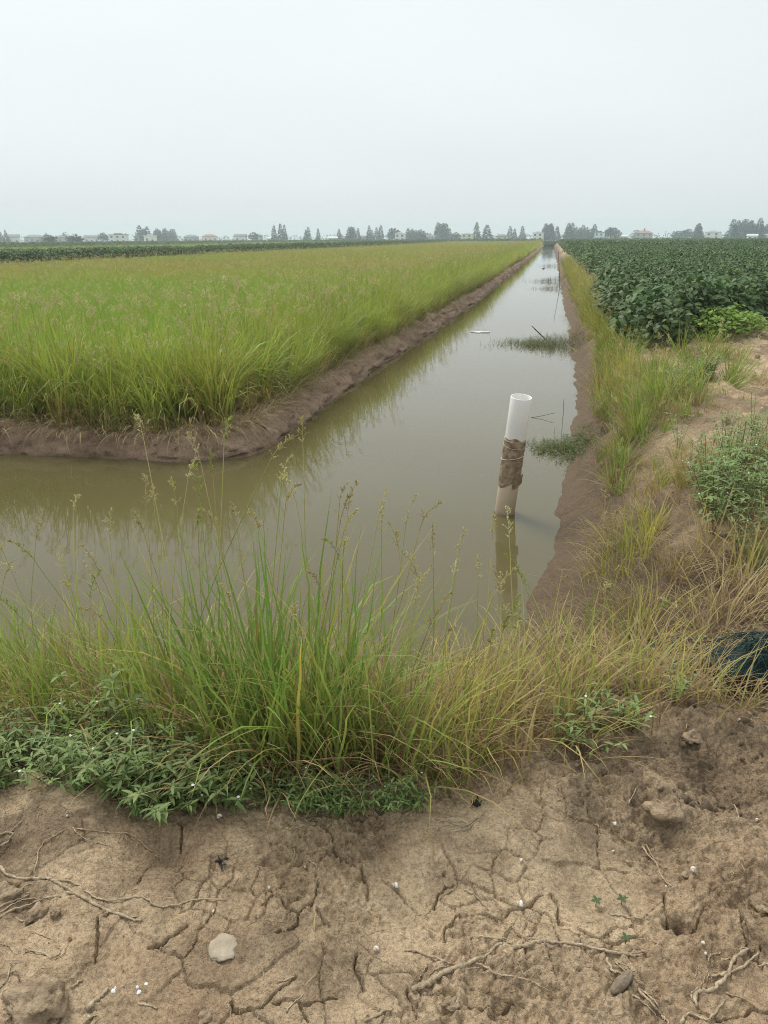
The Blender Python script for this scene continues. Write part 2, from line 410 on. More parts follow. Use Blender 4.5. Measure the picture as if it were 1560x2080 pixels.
def canal_left(y):
    return np.interp(y, [9, 12.7, 16, 23, 39, 75, 135, 300], [-3.22, -3.22, -3.1, -2.92, -2.62, -2.3, -1.85, -1.3])

def land_s(x, y):
    wob = 0.10 * fbm(x, y, 1.1, 3, 41) + 0.05 * fbm(x, y, 4.0, 2, 43)
    a = (np.interp(x, [-8, -3.3, -1.25, -0.3, 0.4], [3.6, 3.65, 3.85, 4.1, 4.4]) - y) / 1.85 + wob
    b = (x - canal_right(y)) / 0.98 + wob * 1.2
    k = 0.16
    h = np.clip(0.5 + 0.5 * (a - b) / k, 0, 1)
    return b + (a - b) * h + k * h * (1 - h)

def base_height(x, y):
    s = land_s(x, y)
    z = np.where(s < 0, np.maximum(s * 0.8, -0.6), 0.8 * (0.55 * np.clip(s, 0, 1) + 0.45 * sstep(0, 1, s)))
    z = z + sstep(0.1, 1.0, s) * (0.045 * fbm(x, y, 0.9, 3, 5))
    z = z + sstep(3.5, 8, y) * sstep(0.6, 1.6, s) * (0.11 * fbm(x, y, 1.7, 4, 9) + 0.07)
    return z

def P8(px, py): return at(px, py, 0.8)[:2]
HOLES = [(1368, 1882, .024, .042), (1398, 1888, .030, .032), (690, 1985, .07, .022), (1170, 1795, .07, .018), (1375, 1700, .12, .04), (300, 1735, .07, .03), (20, 1710, .07, .04),
         (900, 1800, .05, .012), (770, 1730, .09, .018), (1240, 1690, .13, .04), (1500, 1620, .15, .05), (1540, 1840, .06, .03), (60, 1840, .05, .02), (360, 1740, .06, .022)]
LUMPS = [(60, 2010, .075, .05), (650, 1940, .07, .03), (1400, 1500, .10, .07), (1350, 1640, .07, .05), (1300, 1600, .07, .04), (1540, 1600, .10, .05), (1480, 1720, .10, .04), (880, 1700, .13, .035), (1060, 1720, .13, .035),
         (130, 1640, .16, .04), (620, 1690, .12, .03), (1430, 1900, .12, .03), (1500, 1500, .12, .05), (1000, 1660, .10, .03), (1180, 1640, .12, .035), (985, 1790, .05, .02)]
CRACKS = [[(530, 1835), (556, 1823), (580, 1838), (608, 1854), (635, 1840), (643, 1802)], [(735, 1770), (740, 1785), (748, 1800), (749, 1832)], [(905, 1915), (904, 1898), (925, 1868), (960, 1864), (1012, 1872)],
          [(1022, 1866), (1035, 1848), (1062, 1851), (1082, 1838), (1105, 1826)], [(1125, 1822), (1133, 1845), (1140, 1878)], [(470, 2030), (490, 2050), (535, 2040), (560, 2018), (600, 1990)],
          [(1180, 1889), (1210, 1904), (1250, 1914), (1280, 1902), (1310, 1896)], [(1345, 1820), (1352, 1850), (1358, 1888)], [(1400, 1885), (1430, 1850)], [(1545, 1935), (1530, 1900), (1510, 1880)],
          [(282, 1800), (292, 1770), (300, 1758)], [(192, 1945), (200, 1900), (198, 1870)], [(300, 1920), (350, 1900), (385, 1880)], [(735, 2000), (720, 1960), (722, 1945)], [(880, 1850), (890, 1815), (903, 1795), (900, 1775)],
          [(610, 1854), (608, 1880), (560, 1893)], [(640, 1850), (665, 1890)], [(1040, 2040), (1000, 2055), (950, 2040)], [(830, 2010), (850, 2070)], [(560, 2032), (620, 2036), (680, 2020)], [(615, 2035), (620, 2070)], [(1500, 1870), (1520, 1935), (1555, 1975)],
          [(370, 1740), (365, 1690)], [(660, 1700), (690, 1755), (720, 1765)], [(1560, 2045), (1480, 2062), (1430, 2050)]]
_HOLES = [(*P8(a, b), r, d) for a, b, r, d in HOLES]
_LUMPS = [(*P8(a, b), r, d) for a, b, r, d in LUMPS]
_CR = [np.array([P8(*p) for p in c]) for c in CRACKS]

def macro(x, y):
    z = base_height(x, y)
    for a, b, r, d in _HOLES: z = z - d * np.exp(-(((x - a) ** 2 + (y - b) ** 2) / r ** 2) ** 1.6)
    for a, b, r, d in _LUMPS: z = z + d * np.exp(-((x - a) ** 2 + (y - b) ** 2) / r ** 2)
    return z

def plates(x, y):
    wx = x + 0.022 * fbm(x, y, 6, 2, 51) + 0.012 * fbm(x, y, 26, 3, 53); wy = y + 0.022 * fbm(x, y, 6, 2, 55) + 0.012 * fbm(x, y, 26, 3, 57)
    return voronoi(wx, wy, 5.2, 3) + (wx, wy)

def micro(x, y):
    """small relief and cracks of the dried dirt near the viewer"""
    s = land_s(x, y)
    near = 1 - sstep(2.6, 4.2, y)
    m = 0.016 * fbm(x, y, 3.1, 4, 21) + 0.005 * fbm(x, y, 9, 4, 23)
    crumb = sstep(-0.1, 0.35, fbm(x, y, 1.7, 3, 31) + 0.5 * sstep(1.75, 2.15, y))
    rg = 1 - np.abs(fbm(x, y, 16, 4, 27)) * 2.2
    m = m + (0.004 + 0.015 * crumb) * rg + (0.003 + 0.012 * crumb) * fbm(x, y, 34, 3, 29) + (0.0015 + 0.004 * crumb) * vnoise(x * 120, y * 120, 33)
    e1, id1, wx, wy = plates(x, y); sx = x + 0.012 * fbm(x, y, 26, 3, 53); sy = y + 0.012 * fbm(x, y, 26, 3, 57)
    on = sstep(-0.25, 0.2, fbm(x, y, 3.3, 2, 61))
    plate = (1 - 0.75 * crumb)
    m = m + plate * 0.015 * (id1 - 0.5) * sstep(0.0, 0.02, e1)
    m = m - plate * on * 0.012 * (1 - sstep(0.005, 0.022, e1))
    e2, id2 = voronoi(wx + 3.1, wy - 1.7, 13.0, 9)
    on2 = sstep(0.0, 0.35, fbm(x, y, 4.1, 2, 67))
    m = m - on2 * 0.009 * (1 - sstep(0.01, 0.07, e2)) + on2 * 0.006 * (id2 - 0.5) * sstep(0, 0.15, e2)
    d = np.full(x.shape, 9.0)
    for c in _CR:
        for p, q in zip(c[:-1], c[1:]):
            v = q - p; t = np.clip(((sx - p[0]) * v[0] + (sy - p[1]) * v[1]) / (v @ v), 0, 1)
            d = np.minimum(d, np.hypot(sx - p[0] - t * v[0], sy - p[1] - t * v[1]))
    m = m - 0.020 * (1 - sstep(0.0012, 0.0034, d))
    return m * near * sstep(0.0, 0.35, s)

def ground(x, y):
    x = np.asarray(x, float); y = np.asarray(y, float)
    return macro(x, y) + micro(x, y) + sstep(2.4, 4.2, y) * sstep(0.0, 0.5, land_s(x, y)) * (0.022 * fbm(x, y, 6, 4, 71) + 0.03 * (0.5 - np.abs(fbm(x, y, 3.7, 3, 73)) * 2) + 0.012 * fbm(x, y, 17, 3, 75))

def gz(x, y): return float(ground(np.array([x]), np.array([y]))[0])

def on_ground(px, py):
    r = ray(px, py); r = r / np.linalg.norm(r)
    t = np.linspace(1.2, 40, 500); X = r[0] * t; Y = r[1] * t; Z = CAM_H + r[2] * t
    k = int(np.argmax(Z < macro(X, Y))); t0 = t[k] if k else 40.0
    t = np.linspace(t0 - 0.16, t0 + 0.12, 90); X = r[0] * t; Y = r[1] * t; Z = CAM_H + r[2] * t
    G = ground(X, Y); k = int(np.argmax(Z < G))
    if Z[k] >= G[k]: k = 60
    return np.array([X[k], Y[k], G[k]])

def grid_mesh(name, X, Y, Z, floats):
    nr, nc = X.shape
    v = np.stack([X, Y, Z], -1).reshape(-1, 3)
    i = (np.arange(nr - 1)[:, None] * nc + np.arange(nc - 1)[None]).ravel()
    q = np.stack([i, i + 1, i + nc + 1, i + nc], 1)
    return mesh_from(name, v, [q], floats=floats)

def damp_dark_of(x, y, s):
    d = 1 - sstep(0.15, 1.05, s)
    near = y < 3
    if near.any(): d[near] += 0.30 * sstep(0.55, 0.8, plates(x[near], y[near])[1]) * sstep(-.2, .3, fbm(x[near], y[near], 9, 3, 85))
    d = d + 0.5 * sstep(0.12, 0.55, fbm(x, y, 2.2, 4, 81)) * (1 - 0.6 * sstep(4, 7, y))
    d = d + 0.75 * sstep(1.9, 2.3, y) * (1 - sstep(4.5, 6, y)) * (0.6 + 0.4 * fbm(x, y, 5, 3, 83))
    d = d + sstep(2.6, 4.0, y) * (1 - sstep(6, 13, y + 1.2 * x)) * (0.48 + 0.5 * fbm(x, y, 1.1, 3, 87)) + sstep(6, 9, y) * 0.6 * sstep(-.2, .35, fbm(x, y, 1.6, 4, 89))
    for a, b, r, dd in _HOLES: d = d + 0.35 * np.exp(-((x - a) ** 2 + (y - b) ** 2) / (r * 1.1) ** 2)  # soil is also toned darker inside each hollow
    return np.clip(d, 0, 1)

ys = list(np.arange(-1.5, 0.7, 0.06)) + list(np.arange(0.7, 0.96, 0.01)) + list(np.arange(0.96, 2.15, 0.0033))
st_ = 0.0033
while ys[-1] < 16: st_ *= 1.0125; ys.append(ys[-1] + st_)
ys[-1] = 16.0
ys = np.array(ys); NC = 860
xl = np.where(ys < 4.6, -1.3 - 0.9 * np.maximum(ys, 0.3), -5.44 + np.clip(ys - 4.6, 0, 3) * 1.6)
xr = 0.9 + 0.75 * np.maximum(ys, 0.3)
U = np.linspace(0, 1, NC)[None]
vl = np.maximum(xl + 0.3, -0.42 - 0.745 * np.maximum(ys, 0.3)); vr = np.minimum(xr - 0.3, 0.34 + 0.28 * np.maximum(ys, 0.3))   # finest where the dirt is bare
GX = np.where(U < 0.12, xl[:, None] + (vl - xl)[:, None] * U / 0.12, np.where(U > 0.88, vr[:, None] + (xr - vr)[:, None] * (U - 0.88) / 0.12, vl[:, None] + (vr - vl)[:, None] * (U - 0.12) / 0.76))
GY = np.repeat(ys[:, None], NC, 1)
GZ = ground(GX, GY); S_ = land_s(GX, GY)
tag(obj('dirt_ground', grid_mesh('dirt_ground', GX, GY, GZ, {'damp': damp_dark_of(GX, GY, S_).ravel()}), M['dirt']), kind='structure')

# the right bank farther along the canal
yr = [15.6, 16.0]
while yr[-1] < 275: yr.append(yr[-1] + 0.25 + max(0, yr[-1] - 16) * 0.02)
yr = np.array(yr); off = np.array([-0.5, -0.2, -0.05, 0, 0.05, 0.12, 0.2, 0.3, 0.4, 0.5, 0.6, 0.7, 0.85, 1.0, 1.3, 1.6, 2, 2.5, 3, 3.5, 4, 5, 6.5, 8, 14, 30, 100])
BX = canal_right(yr)[:, None] + off[None]; BY = np.repeat(yr[:, None], len(off), 1)
tag(obj('canal_bank', grid_mesh('canal_bank', BX, BY, ground(BX, BY) - 0.25 * (BY < 15.9) - 0.012, {'damp': damp_dark_of(BX, BY, land_s(BX, BY)).ravel()}), M['dirt']), kind='structure')

# paddy: mud bank swept along the water's edge, soil sheet on top
path = [(-90 + 0.6 * k, 7.85) for k in range(int(80 / 0.6))]
path += [(x, 7.85 + 0.0 * x) for x in np.arange(-10, -4.3, 0.04)]
cxy = (-4.25, 8.85); path += [(cxy[0] + 1.0 * math.sin(a), cxy[1] - 1.0 * math.cos(a)) for a in np.linspace(0, math.pi / 2, 46)]
yy = 8.9; st2 = 0.035
while yy < 290:
    path.append((float(canal_left(yy)), yy)); yy += st2; st2 *= 1.012
path = np.array(path)
tn = np.gradient(path, axis=0); tn /= np.linalg.norm(tn, axis=1)[:, None]
inw = np.stack([-tn[:, 1], tn[:, 0]], 1)
prof = [(-0.30, -0.30), (-0.10, -0.08), (-0.02, -0.005), (0.0, 0.012), (0.02, 0.03), (0.05, 0.07), (0.08, 0.11), (0.11, 0.15), (0.15, 0.20), (0.19, 0.25), (0.23, 0.30), (0.28, 0.345), (0.34, 0.38), (0.42, 0.40), (0.55, 0.41), (0.8, 0.40), (1.2, 0.37)]
al = np.concatenate(([0], np.cumsum(np.linalg.norm(np.diff(path, axis=0), axis=1))))
BXs, BYs, BZs, DM = [], [], [], []
for d, z in [(d * 0.85, z * (0.68 if z > 0 else 1)) for d, z in prof]:
    a2 = al; zz = np.full(len(al), z)
    wob = 0.13 * fbm(al, zz * 0 + 3, 0.7, 4, 91) + 0.05 * fbm(al, zz * 0 + 9, 4, 4, 93)
    rel = 0.09 * fbm(al, zz * 6, 2.2, 4, 95) + 0.045 * fbm(al, zz * 16, 8, 4, 96)
    dd = d + wob + (rel if 0 < d < 0.7 else 0)
    X_ = path[:, 0] + inw[:, 0] * dd; Y_ = path[:, 1] + inw[:, 1] * dd
    slump = 0.10 * np.clip(fbm(al, zz * 0 + 5, 1.6, 3, 97), -1, 1) * (1 if d > 0.1 else 0)
    Z_ = z + slump * min(1, max(0, (d - 0.05) / 0.2)) + 0.02 * fbm(X_ * 1.0, Y_, 9, 3, 99) * (1 if d > 0 else 0)
    BXs.append(X_); BYs.append(Y_); BZs.append(Z_); DM.append(np.clip(0.9 - z / 0.055 + 0.4 * fbm(al, zz * 5, 3, 3, 98), 0, 1))
tag(obj('paddy_bank', grid_mesh('paddy_bank', np.array(BXs), np.array(BYs), np.array(BZs), {'damp': np.array(DM).ravel()}), M['mud']), kind='structure')
tag(obj('paddy_soil', mesh_from('paddy_soil', [(-90, 8.6, .255), (-4.6, 8.6, .255), (-4.05, 9.3, .255), (-3.9, 20, .255), (-2.0, 290, .255), (-90, 290, .255)], [np.array([[0, 1, 2, 3]]), np.array([[0, 3, 5], [3, 4, 5]])], smooth=False), M['field_soil']), kind='structure')

# water: the canal and the ditch along the front of the paddy
wv = [(-95, 2.2, 0), (3.2, 2.2, 0), (3.2, 14, 0), (-3.6, 14, 0), (-95, 14, 0), (3.2, 280, 0), (-3.6, 280, 0)]
tag(obj('canal_water', mesh_from('canal_water', wv, [np.array([[0, 1, 2, 3], [3, 2, 5, 6]]), np.array([[0, 3, 4]])], smooth=False), M['water']), kind='structure')
# open land out to the horizon
flv = [(-1600, 276, .45), (1600, 276, .45), (1600, 1900, .45), (-1600, 1900, .45), (-1600, -20, .40), (-89, -20, .40), (-89, 276, .40), (-1600, 276, .40), (100, 4, .78), (1600, 4, .78), (1600, 275, .78), (100, 275, .78), (-1600, 276, -.5), (1600, 276, -.5)]
tag(obj('far_fields', mesh_from('far_fields', flv, [np.array([[0, 1, 2, 3], [4, 5, 6, 7], [8, 9, 10, 11], [12, 13, 1, 0]])], smooth=False), M['far_land']), kind='structure')

# ------------------------------------------------------------------ plants: builders
def C3(*a): return np.array(a, float)
G_RICE = C3(0.315, 0.455, 0.052); G_DEEP = C3(0.18, 0.33, 0.04); Y_RICE = C3(0.55, 0.50, 0.105); STRAW = C3(0.44, 0.34, 0.165); DRY = C3(0.33, 0.235, 0.125)
TAN = C3(0.54, 0.46, 0.19); PALE = C3(0.62, 0.57, 0.30)

def mixc(rng, a, b, n, lo=0.0, hi=1.0):
    t = rng.uniform(lo, hi, (n, 1)); return a * (1 - t) + b * t

def panicle(mb, rng, p0, d, L, col, nb=14, spread=0.55, grain=0.0045, droop=0.6):
    """airy grass seed head: an axis with side branches that carry small spikelets"""
    d = d / np.linalg.norm(d); hz = np.array([d[0], d[1], 0]); hz = hz / (np.linalg.norm(hz) + 1e-6)
    ts = np.linspace(0, 1, 7)
    ax = np.array([p0 + d * L * t + hz * L * 0.35 * droop * t * t - np.array([0, 0, 1]) * L * 0.45 * droop * t * t for t in ts])
    tube(mb, ax, np.linspace(0.0014, 0.0006, 7), 3, col * 0.9, cap=False)
    t = np.sort(rng.uniform(0.05, 0.97, nb)); az = rng.uniform(0, 6.28, nb)
    base = np.stack([np.interp(t, ts, ax[:, k]) for k in range(3)], 1)
    bl = L * spread * (1 - 0.65 * t) * rng.uniform(0.6, 1.1, nb)
    u = np.cross(d, [0.3, 0.2, 1.0]); u /= np.linalg.norm(u); w = np.cross(d, u)
    bd = d[None] * 0.85 + (np.cos(az)[:, None] * u + np.sin(az)[:, None] * w) * rng.uniform(0.45, 0.9, (nb, 1)); bd /= np.linalg.norm(bd, axis=1)[:, None]
    bd = bd + np.array([0, 0, -0.18]); 
    e = base + bd * bl[:, None]
    s = np.cross(bd, [0, 0, 1.0]); s /= np.linalg.norm(s, axis=1)[:, None] + 1e-9; s = s * 0.0011
    v = np.stack([base - s, base + s, e + s * 0.5, e - s * 0.5], 1).reshape(-1, 3); i = np.arange(nb) * 4
    mb.add(v, np.stack([i, i + 1, i + 2, i + 3], 1), col=col)
    n = nb * 12
    k = rng.integers(0, nb, n); q = rng.uniform(0.15, 1.0, n)
    p = base[k] + bd[k] * (bl[k] * q)[:, None] + rng.normal(0, 0.0015, (n, 3))
    gd = bd[k] + rng.normal(0, 0.35, (n, 3)); gd /= np.linalg.norm(gd, axis=1)[:, None]
    gs = np.cross(gd, rng.normal(0, 1, (n, 3))); gs /= np.linalg.norm(gs, axis=1)[:, None] + 1e-9
    g = grain * rng.uniform(0.7, 1.3, (n, 1))
    v = np.stack([p - gd * g, p + gs * g * 0.45, p + gd * g, p - gs * g * 0.45], 1).reshape(-1, 3); i = np.arange(n) * 4
    cc = np.repeat(col * rng.uniform(0.75, 1.25, (n, 1)), 4, axis=0)
    mb.add(v, np.stack([i, i + 1, i + 2, i + 3], 1), col=cc)

def disc(rng, n, r): 
    a = rng.uniform(0, 6.28, n); q = r * np.sqrt(rng.uniform(0, 1, n)); return np.stack([q * np.cos(a), q * np.sin(a), np.zeros(n)], 1), a

def rice_proto(name, seed, green, yellow, n=46, h=0.85, heads=3, weedy=0.0, fallen=0.0):
    rng = np.random.default_rng(seed); mb = MB()
    b, a = disc(rng, n, 0.13)
    az = a + rng.normal(0, 0.8, n)
    L = h * rng.uniform(0.7, 1.12, n)
    lean = rng.uniform(0.02, 0.34, n); droop = rng.uniform(0.1, 1.3, n) + (rng.random(n) < 0.25) * 1.0 + 0.5 * fallen * rng.random(n)
    c1 = mixc(rng, green, yellow, n, 0, 0.75); c0 = mixc(rng, green * 0.9, STRAW * 0.8, n, 0.1, 0.7)
    blades(mb, b, az, L, lean, droop, rng.uniform(0.008, 0.014, n) * (1.25 if fallen else 1), c0, c1, segs=4)
    nd = 10 + int(14 * fallen)                                 # dead leaves low in the tuft
    b, a = disc(rng, nd, 0.13)
    blades(mb, b, a, h * rng.uniform(0.35, 0.7, nd), rng.uniform(0.2, 0.7, nd), rng.uniform(0.5, 1.8, nd), 0.007, STRAW * 0.7, mixc(rng, STRAW, DRY, nd), segs=4)
    for k in range(heads):
        p = np.array([*rng.normal(0, 0.06, 2), 0]); az_ = rng.uniform(0, 6.28); ln = rng.uniform(0.05, 0.2)
        top = p + np.array([math.cos(az_) * math.sin(ln), math.sin(az_) * math.sin(ln), math.cos(ln)]) * h * rng.uniform(0.95, 1.15)
        tube(mb, np.array([p, (p + top) / 2 + rng.normal(0, 0.01, 3), top]), 0.0018, 3, green * 1.1, cap=False)
        panicle(mb, rng, top, top - p + np.array([0, 0, 0.0]), rng.uniform(0.15, 0.24), mixc(rng, TAN, PALE, 1)[0] if rng.random() < 0.6 + weedy else Y_RICE * 1.0, 11, 0.42, 0.0048, rng.uniform(0.5, 1.4))
    o = obj(name, mb.mesh(name), M['leaf'], link=False)
    return o

def scatter(name, protos, pts, rot, scl, idx, label, cat, kind='stuff'):
    """one object: prototypes instanced on the points with geometry nodes"""
    me = bpy.data.meshes.new(name + '_points'); n = len(pts)
    me.vertices.add(n); me.vertices.foreach_set('co', np.asarray(pts, np.float32).ravel())
    a = me.attributes.new('rot', 'FLOAT_VECTOR', 'POINT'); a.data.foreach_set('vector', np.asarray(rot, np.float32).ravel())
    a = me.attributes.new('scl', 'FLOAT', 'POINT'); a.data.foreach_set('value', np.asarray(scl, np.float32))
    a = me.attributes.new('idx', 'INT', 'POINT'); a.data.foreach_set('value', np.asarray(idx, np.int32))
    o = obj(name, me); tag(o, label, cat, None, kind)
    coll = bpy.data.collections.new(name + '_kinds')
    for k, p in enumerate(protos):
        p.name = 'k%02d_%s' % (k, name); coll.objects.link(p)
    ng = bpy.data.node_groups.new(name + '_scatter', 'GeometryNodeTree')
    ng.interface.new_socket('Geometry', in_out='INPUT', socket_type='NodeSocketGeometry')
    ng.interface.new_socket('Geometry', in_out='OUTPUT', socket_type='NodeSocketGeometry')
    N = ng.nodes; gi = N.new('NodeGroupInput'); go = N.new('NodeGroupOutput')
    ci = N.new('GeometryNodeCollectionInfo'); ci.inputs['Collection'].default_value = coll
    ci.inputs['Separate Children'].default_value = True; ci.inputs['Reset Children'].default_value = True
    ip = N.new('GeometryNodeInstanceOnPoints'); ip.inputs['Pick Instance'].default_value = True
    def na(nm, t):
        x = N.new('GeometryNodeInputNamedAttribute'); x.data_type = t; x.inputs['Name'].default_value = nm
        return next(s for s in x.outputs if s.enabled and s.name == 'Attribute')
    L = ng.links
    L.new(gi.outputs[0], ip.inputs['Points']); L.new(ci.outputs[0], ip.inputs['Instance'])
    L.new(na('idx', 'INT'), ip.inputs['Instance Index']); L.new(na('rot', 'FLOAT_VECTOR'), ip.inputs['Rotation']); L.new(na('scl', 'FLOAT'), ip.inputs['Scale'])
    L.new(ip.outputs[0], go.inputs[0])
    md = o.modifiers.new('scatter', 'NODES'); md.node_group = ng
    return o

def jit_grid(rng, x0, x1, y0, y1, step):
    X, Y = np.meshgrid(np.arange(x0, x1, step), np.arange(y0, y1, step))
    X = X.ravel() + rng.uniform(-.45, .45, X.size) * step; Y = Y.ravel() + rng.uniform(-.45, .45, Y.size) * step
    return X, Y

def in_view(X, Y, m=3.0):
    """the wedge of land the photograph and its neighbourhood can see"""
    return (X > -0.84 * Y - m) & (X < 0.34 * Y + m)

def rots(rng, n, tilt=0.08):
    r = np.zeros((n, 3)); r[:, 0] = rng.normal(0, tilt, n); r[:, 1] = rng.normal(0, tilt, n); r[:, 2] = rng.uniform(0, 6.28, n); return r

# ------------------------------------------------------------------ rice
rng = np.random.default_rng(11)
rp = [rice_proto('r', 1, G_RICE, Y_RICE * 0.8, 50, 0.86, 1), rice_proto('r', 2, G_DEEP * 1.3, G_RICE, 52, 0.82, 0), rice_proto('r', 3, G_RICE * 1.05, Y_RICE, 48, 0.9, 2), rice_proto('r', 4, Y_RICE * 0.85, Y_RICE, 44, 0.9, 2, 0.4),
      rice_proto('r', 5, G_RICE, Y_RICE, 42, 0.95, 2, 0.4, 1.0), rice_proto('r', 6, G_DEEP * 1.1, Y_RICE * 0.8, 48, 0.9, 1, 0.3, 1.0), rice_proto('r', 7, Y_RICE * 0.8, STRAW, 40, 0.72, 3, 0.4, 1.6)]
PX, PY, PS = [], [], []
for y0, y1, step, s in ((8.0, 22, 0.23, 1.05), (22, 45, 0.29, 1.05), (45, 95, 0.42, 1.1), (95, 285, 0.75, 1.2)):
    X, Y = jit_grid(rng, -32.5, -2.0, y0, y1, step)
    k = in_view(X, Y) & (X < canal_left(Y) - 0.38) & (Y > 8.22 + np.where(X > -4.6, (X + 4.6) * 0.55, 0))
    k &= ~((X > -4.1) & (Y < 9.2) & (np.hypot(X + 4.35, Y - 9.0) > 0.62) & (X > -4.35))
    PX.append(X[k]); PY.append(Y[k]); PS.append(np.full(k.sum(), s))
PX, PY, PS = map(np.concatenate, (PX, PY, PS))
edge = np.minimum(PY - 8.2, canal_left(PY) - 0.4 - PX)
n1 = 1.5 * fbm(PX * 0.6, PY, 0.16, 3, 201); n2 = rng.uniform(0, 1, len(PX))
yel = n1 - 0.12 + 0.006 * np.clip(PY - 20, 0, 80) + 0.35 * sstep(1.0, 0.0, edge / (1 + PY * 0.02))
idx = np.where(yel + (n2 - 0.5) * 0.9 > 0.62, 3, np.where(yel + (n2 - 0.5) * 0.8 > 0.05, np.where(n2 > 0.5, 2, 0), np.where(n2 > 0.45, 1, 0)))
bord = rng.uniform(0, 1, len(PX)) > sstep(0.5, 2.4, edge + 0.5 * n1)
idx = np.where(bord, np.where(n2 < 0.4, 4, np.where(n2 < 0.72, 5, 6)), idx)
r_ = rots(rng, len(PX), 0.12)
ed1 = edge < 0.35                                             # the outermost tufts hang over the bank
r_[ed1, 0] = rng.normal(0.10, 0.12, ed1.sum()) ; 
scl = PS * rng.uniform(0.78, 1.15, len(PX)) * np.where(bord, 1.24 + .22 * fbm(PX, PY, 1.1, 2, 207), 1.0) * np.where(edge < 0.25, 0.8, 1.0)
scatter('rice_crop', rp, np.stack([PX, PY, np.full(len(PX), 0.25)], 1), r_, scl, idx, 'yellow green rice crop standing on the muddy terrace beside the canal', 'rice crop')

# straw and leaves hanging down over the mud bank
mb = MB(); rng = np.random.default_rng(17)
k = rng.integers(0, len(path), 4200); k = k[(path[k][:, 0] > -9) & (path[k][:, 1] < 30)]
p = path[k] + inw[k] * rng.uniform(0.16, 0.46, (len(k), 1)); az = np.arctan2(-inw[k][:, 1], -inw[k][:, 0]) + rng.normal(0, 0.7, len(k))
blades(mb, np.column_stack([p, np.full(len(k), 0.25)]), az, rng.uniform(0.2, 0.7, len(k)), rng.uniform(0.3, 1.3, len(k)), rng.uniform(0.6, 1.9, len(k)), rng.uniform(0.004, 0.009, len(k)), STRAW * 0.8, mixc(rng, STRAW * 1.1, PALE * 1.1, len(k)), segs=6)
tag(obj('hanging_straw', mb.mesh('hanging_straw'), M['straw']), 'dry straw hanging from the rice down over the mud bank', 'straw', kind='stuff')

# ------------------------------------------------------------------ bean crop
B_D = C3(0.040, 0.082, 0.024); B_L = C3(0.115, 0.185, 0.055)
def bean_parts(seed, nl=46, h=0.78, r=0.36, ca=B_D, cb=B_L, size=0.108, segs=4):
    rng = np.random.default_rng(seed); mb = MB(); st = MB()
    az = rng.uniform(0, 6.28, nl); u = rng.uniform(0, 1, nl) ** 0.6
    el = np.arccos(np.clip(rng.uniform(-0.15, 1, nl), -1, 1))
    rr = rng.uniform(0.7, 1.05, nl)
    p = np.stack([np.cos(az) * np.sin(el) * r * rr, np.sin(az) * np.sin(el) * r * rr, 0.28 * h + np.maximum(np.cos(el), -0.3) * 0.72 * h * rr], 1)
    for s in range(9):
        e = p[s * (nl // 9)]; tube(st, smooth_poly([(0, 0, -0.03), (e[0] * 0.35, e[1] * 0.35, e[2] * 0.5), e], 3), np.linspace(0.006, 0.002, 7), 4, (0.12, 0.13, 0.05), cap=False)
    for off_ in (0, 2.1, -2.1):
        a = az + off_ + rng.normal(0, 0.3, nl)
        d = np.stack([np.cos(a), np.sin(a), rng.normal(-0.25, 0.3, nl)], 1)
        up = np.stack([np.cos(az) * 0.5 * np.sin(el), np.sin(az) * 0.5 * np.sin(el), np.full(nl, 1.0)], 1) + rng.normal(0, 0.28, (nl, 3))
        L = size * rng.uniform(0.75, 1.25, nl)
        leaves(mb, p + d * 0.012, d, up, L, L * 0.66, mixc(rng, ca, cb, nl), 0.18, 0.45, segs, 0.38)
    return st, mb

rng = np.random.default_rng(23)
bean_src = []
for v in range(4):
    st, mb = bean_parts(300 + v, 52 + 4 * v)
    bean_src.append((st.mesh('bean_stem'), mb.mesh('bean_foliage', True)))
def bean_edge(y):        # left border of the bean field
    return np.interp(y, [12, 20, 33, 60, 280], [1.5, 1.62, 1.68, 1.8, 2.9])
def bean_front(x):       # front border against the bare dirt
    return np.interp(x, [1.3, 1.9, 2.6, 4.3, 7, 30], [11.3, 12.7, 14.1, 16.7, 19.5, 40])
spots = []
for i in range(15):
    t = i / 14; x = 1.55 + 3.3 * t; spots.append((x, bean_front(x) + 0.05, 0))
for i in range(14):
    t = i / 13; x = 1.75 + 3.2 * t; spots.append((x, bean_front(x) + 0.50, 0))
for i in range(24):
    y = 12.9 + i * 0.42; spots.append((bean_edge(y) + 0.02, y, 1))
tag_b = [('dark green bean plant in the crop row that borders the bare dirt', 'bean plants along the bare dirt'), ('dark green bean plant in the crop row that borders the canal bank grass', 'bean plants along the canal bank grass')]
SP = np.array([(a, b) for a, b, c in spots])
first_b = {}
for i, (x, y, k) in enumerate(spots):
    v = i % 4
    t = thing('bean_plant', tag_b[k][0], 'bean plant', (x + rng.normal(0, .05), y + rng.normal(0, .05), gz(x, y) - 0.0), rng.uniform(0, 6.28), tag_b[k][1], rng.uniform(0.95, 1.28))
    obj('stem', bean_src[v][0], M['stem'], t); obj('foliage', bean_src[v][1], M['bean'], t)
bp = [obj('b', bean_src[v][1], M['bean'], link=False) for v in range(4)]
st, mb = bean_parts(320, 40, ca=B_L, cb=C3(0.13, 0.2, 0.06)); bp.append(obj('b', mb.mesh('bl'), M['bean'], link=False))
PX, PY, PS = [], [], []
for y0, y1, step, s in ((12.5, 40, 0.42, 1.0), (40, 90, 0.6, 1.2), (90, 275, 1.05, 1.7)):
    X, Y = jit_grid(rng, 1.4, 95, y0, y1, step)
    k = in_view(X, Y) & (X > bean_edge(Y) + 0.25) & (Y > bean_front(X) + 0.8)
    PX.append(X[k]); PY.append(Y[k]); PS.append(np.full(k.sum(), s))
PX, PY, PS = map(np.concatenate, (PX, PY, PS))
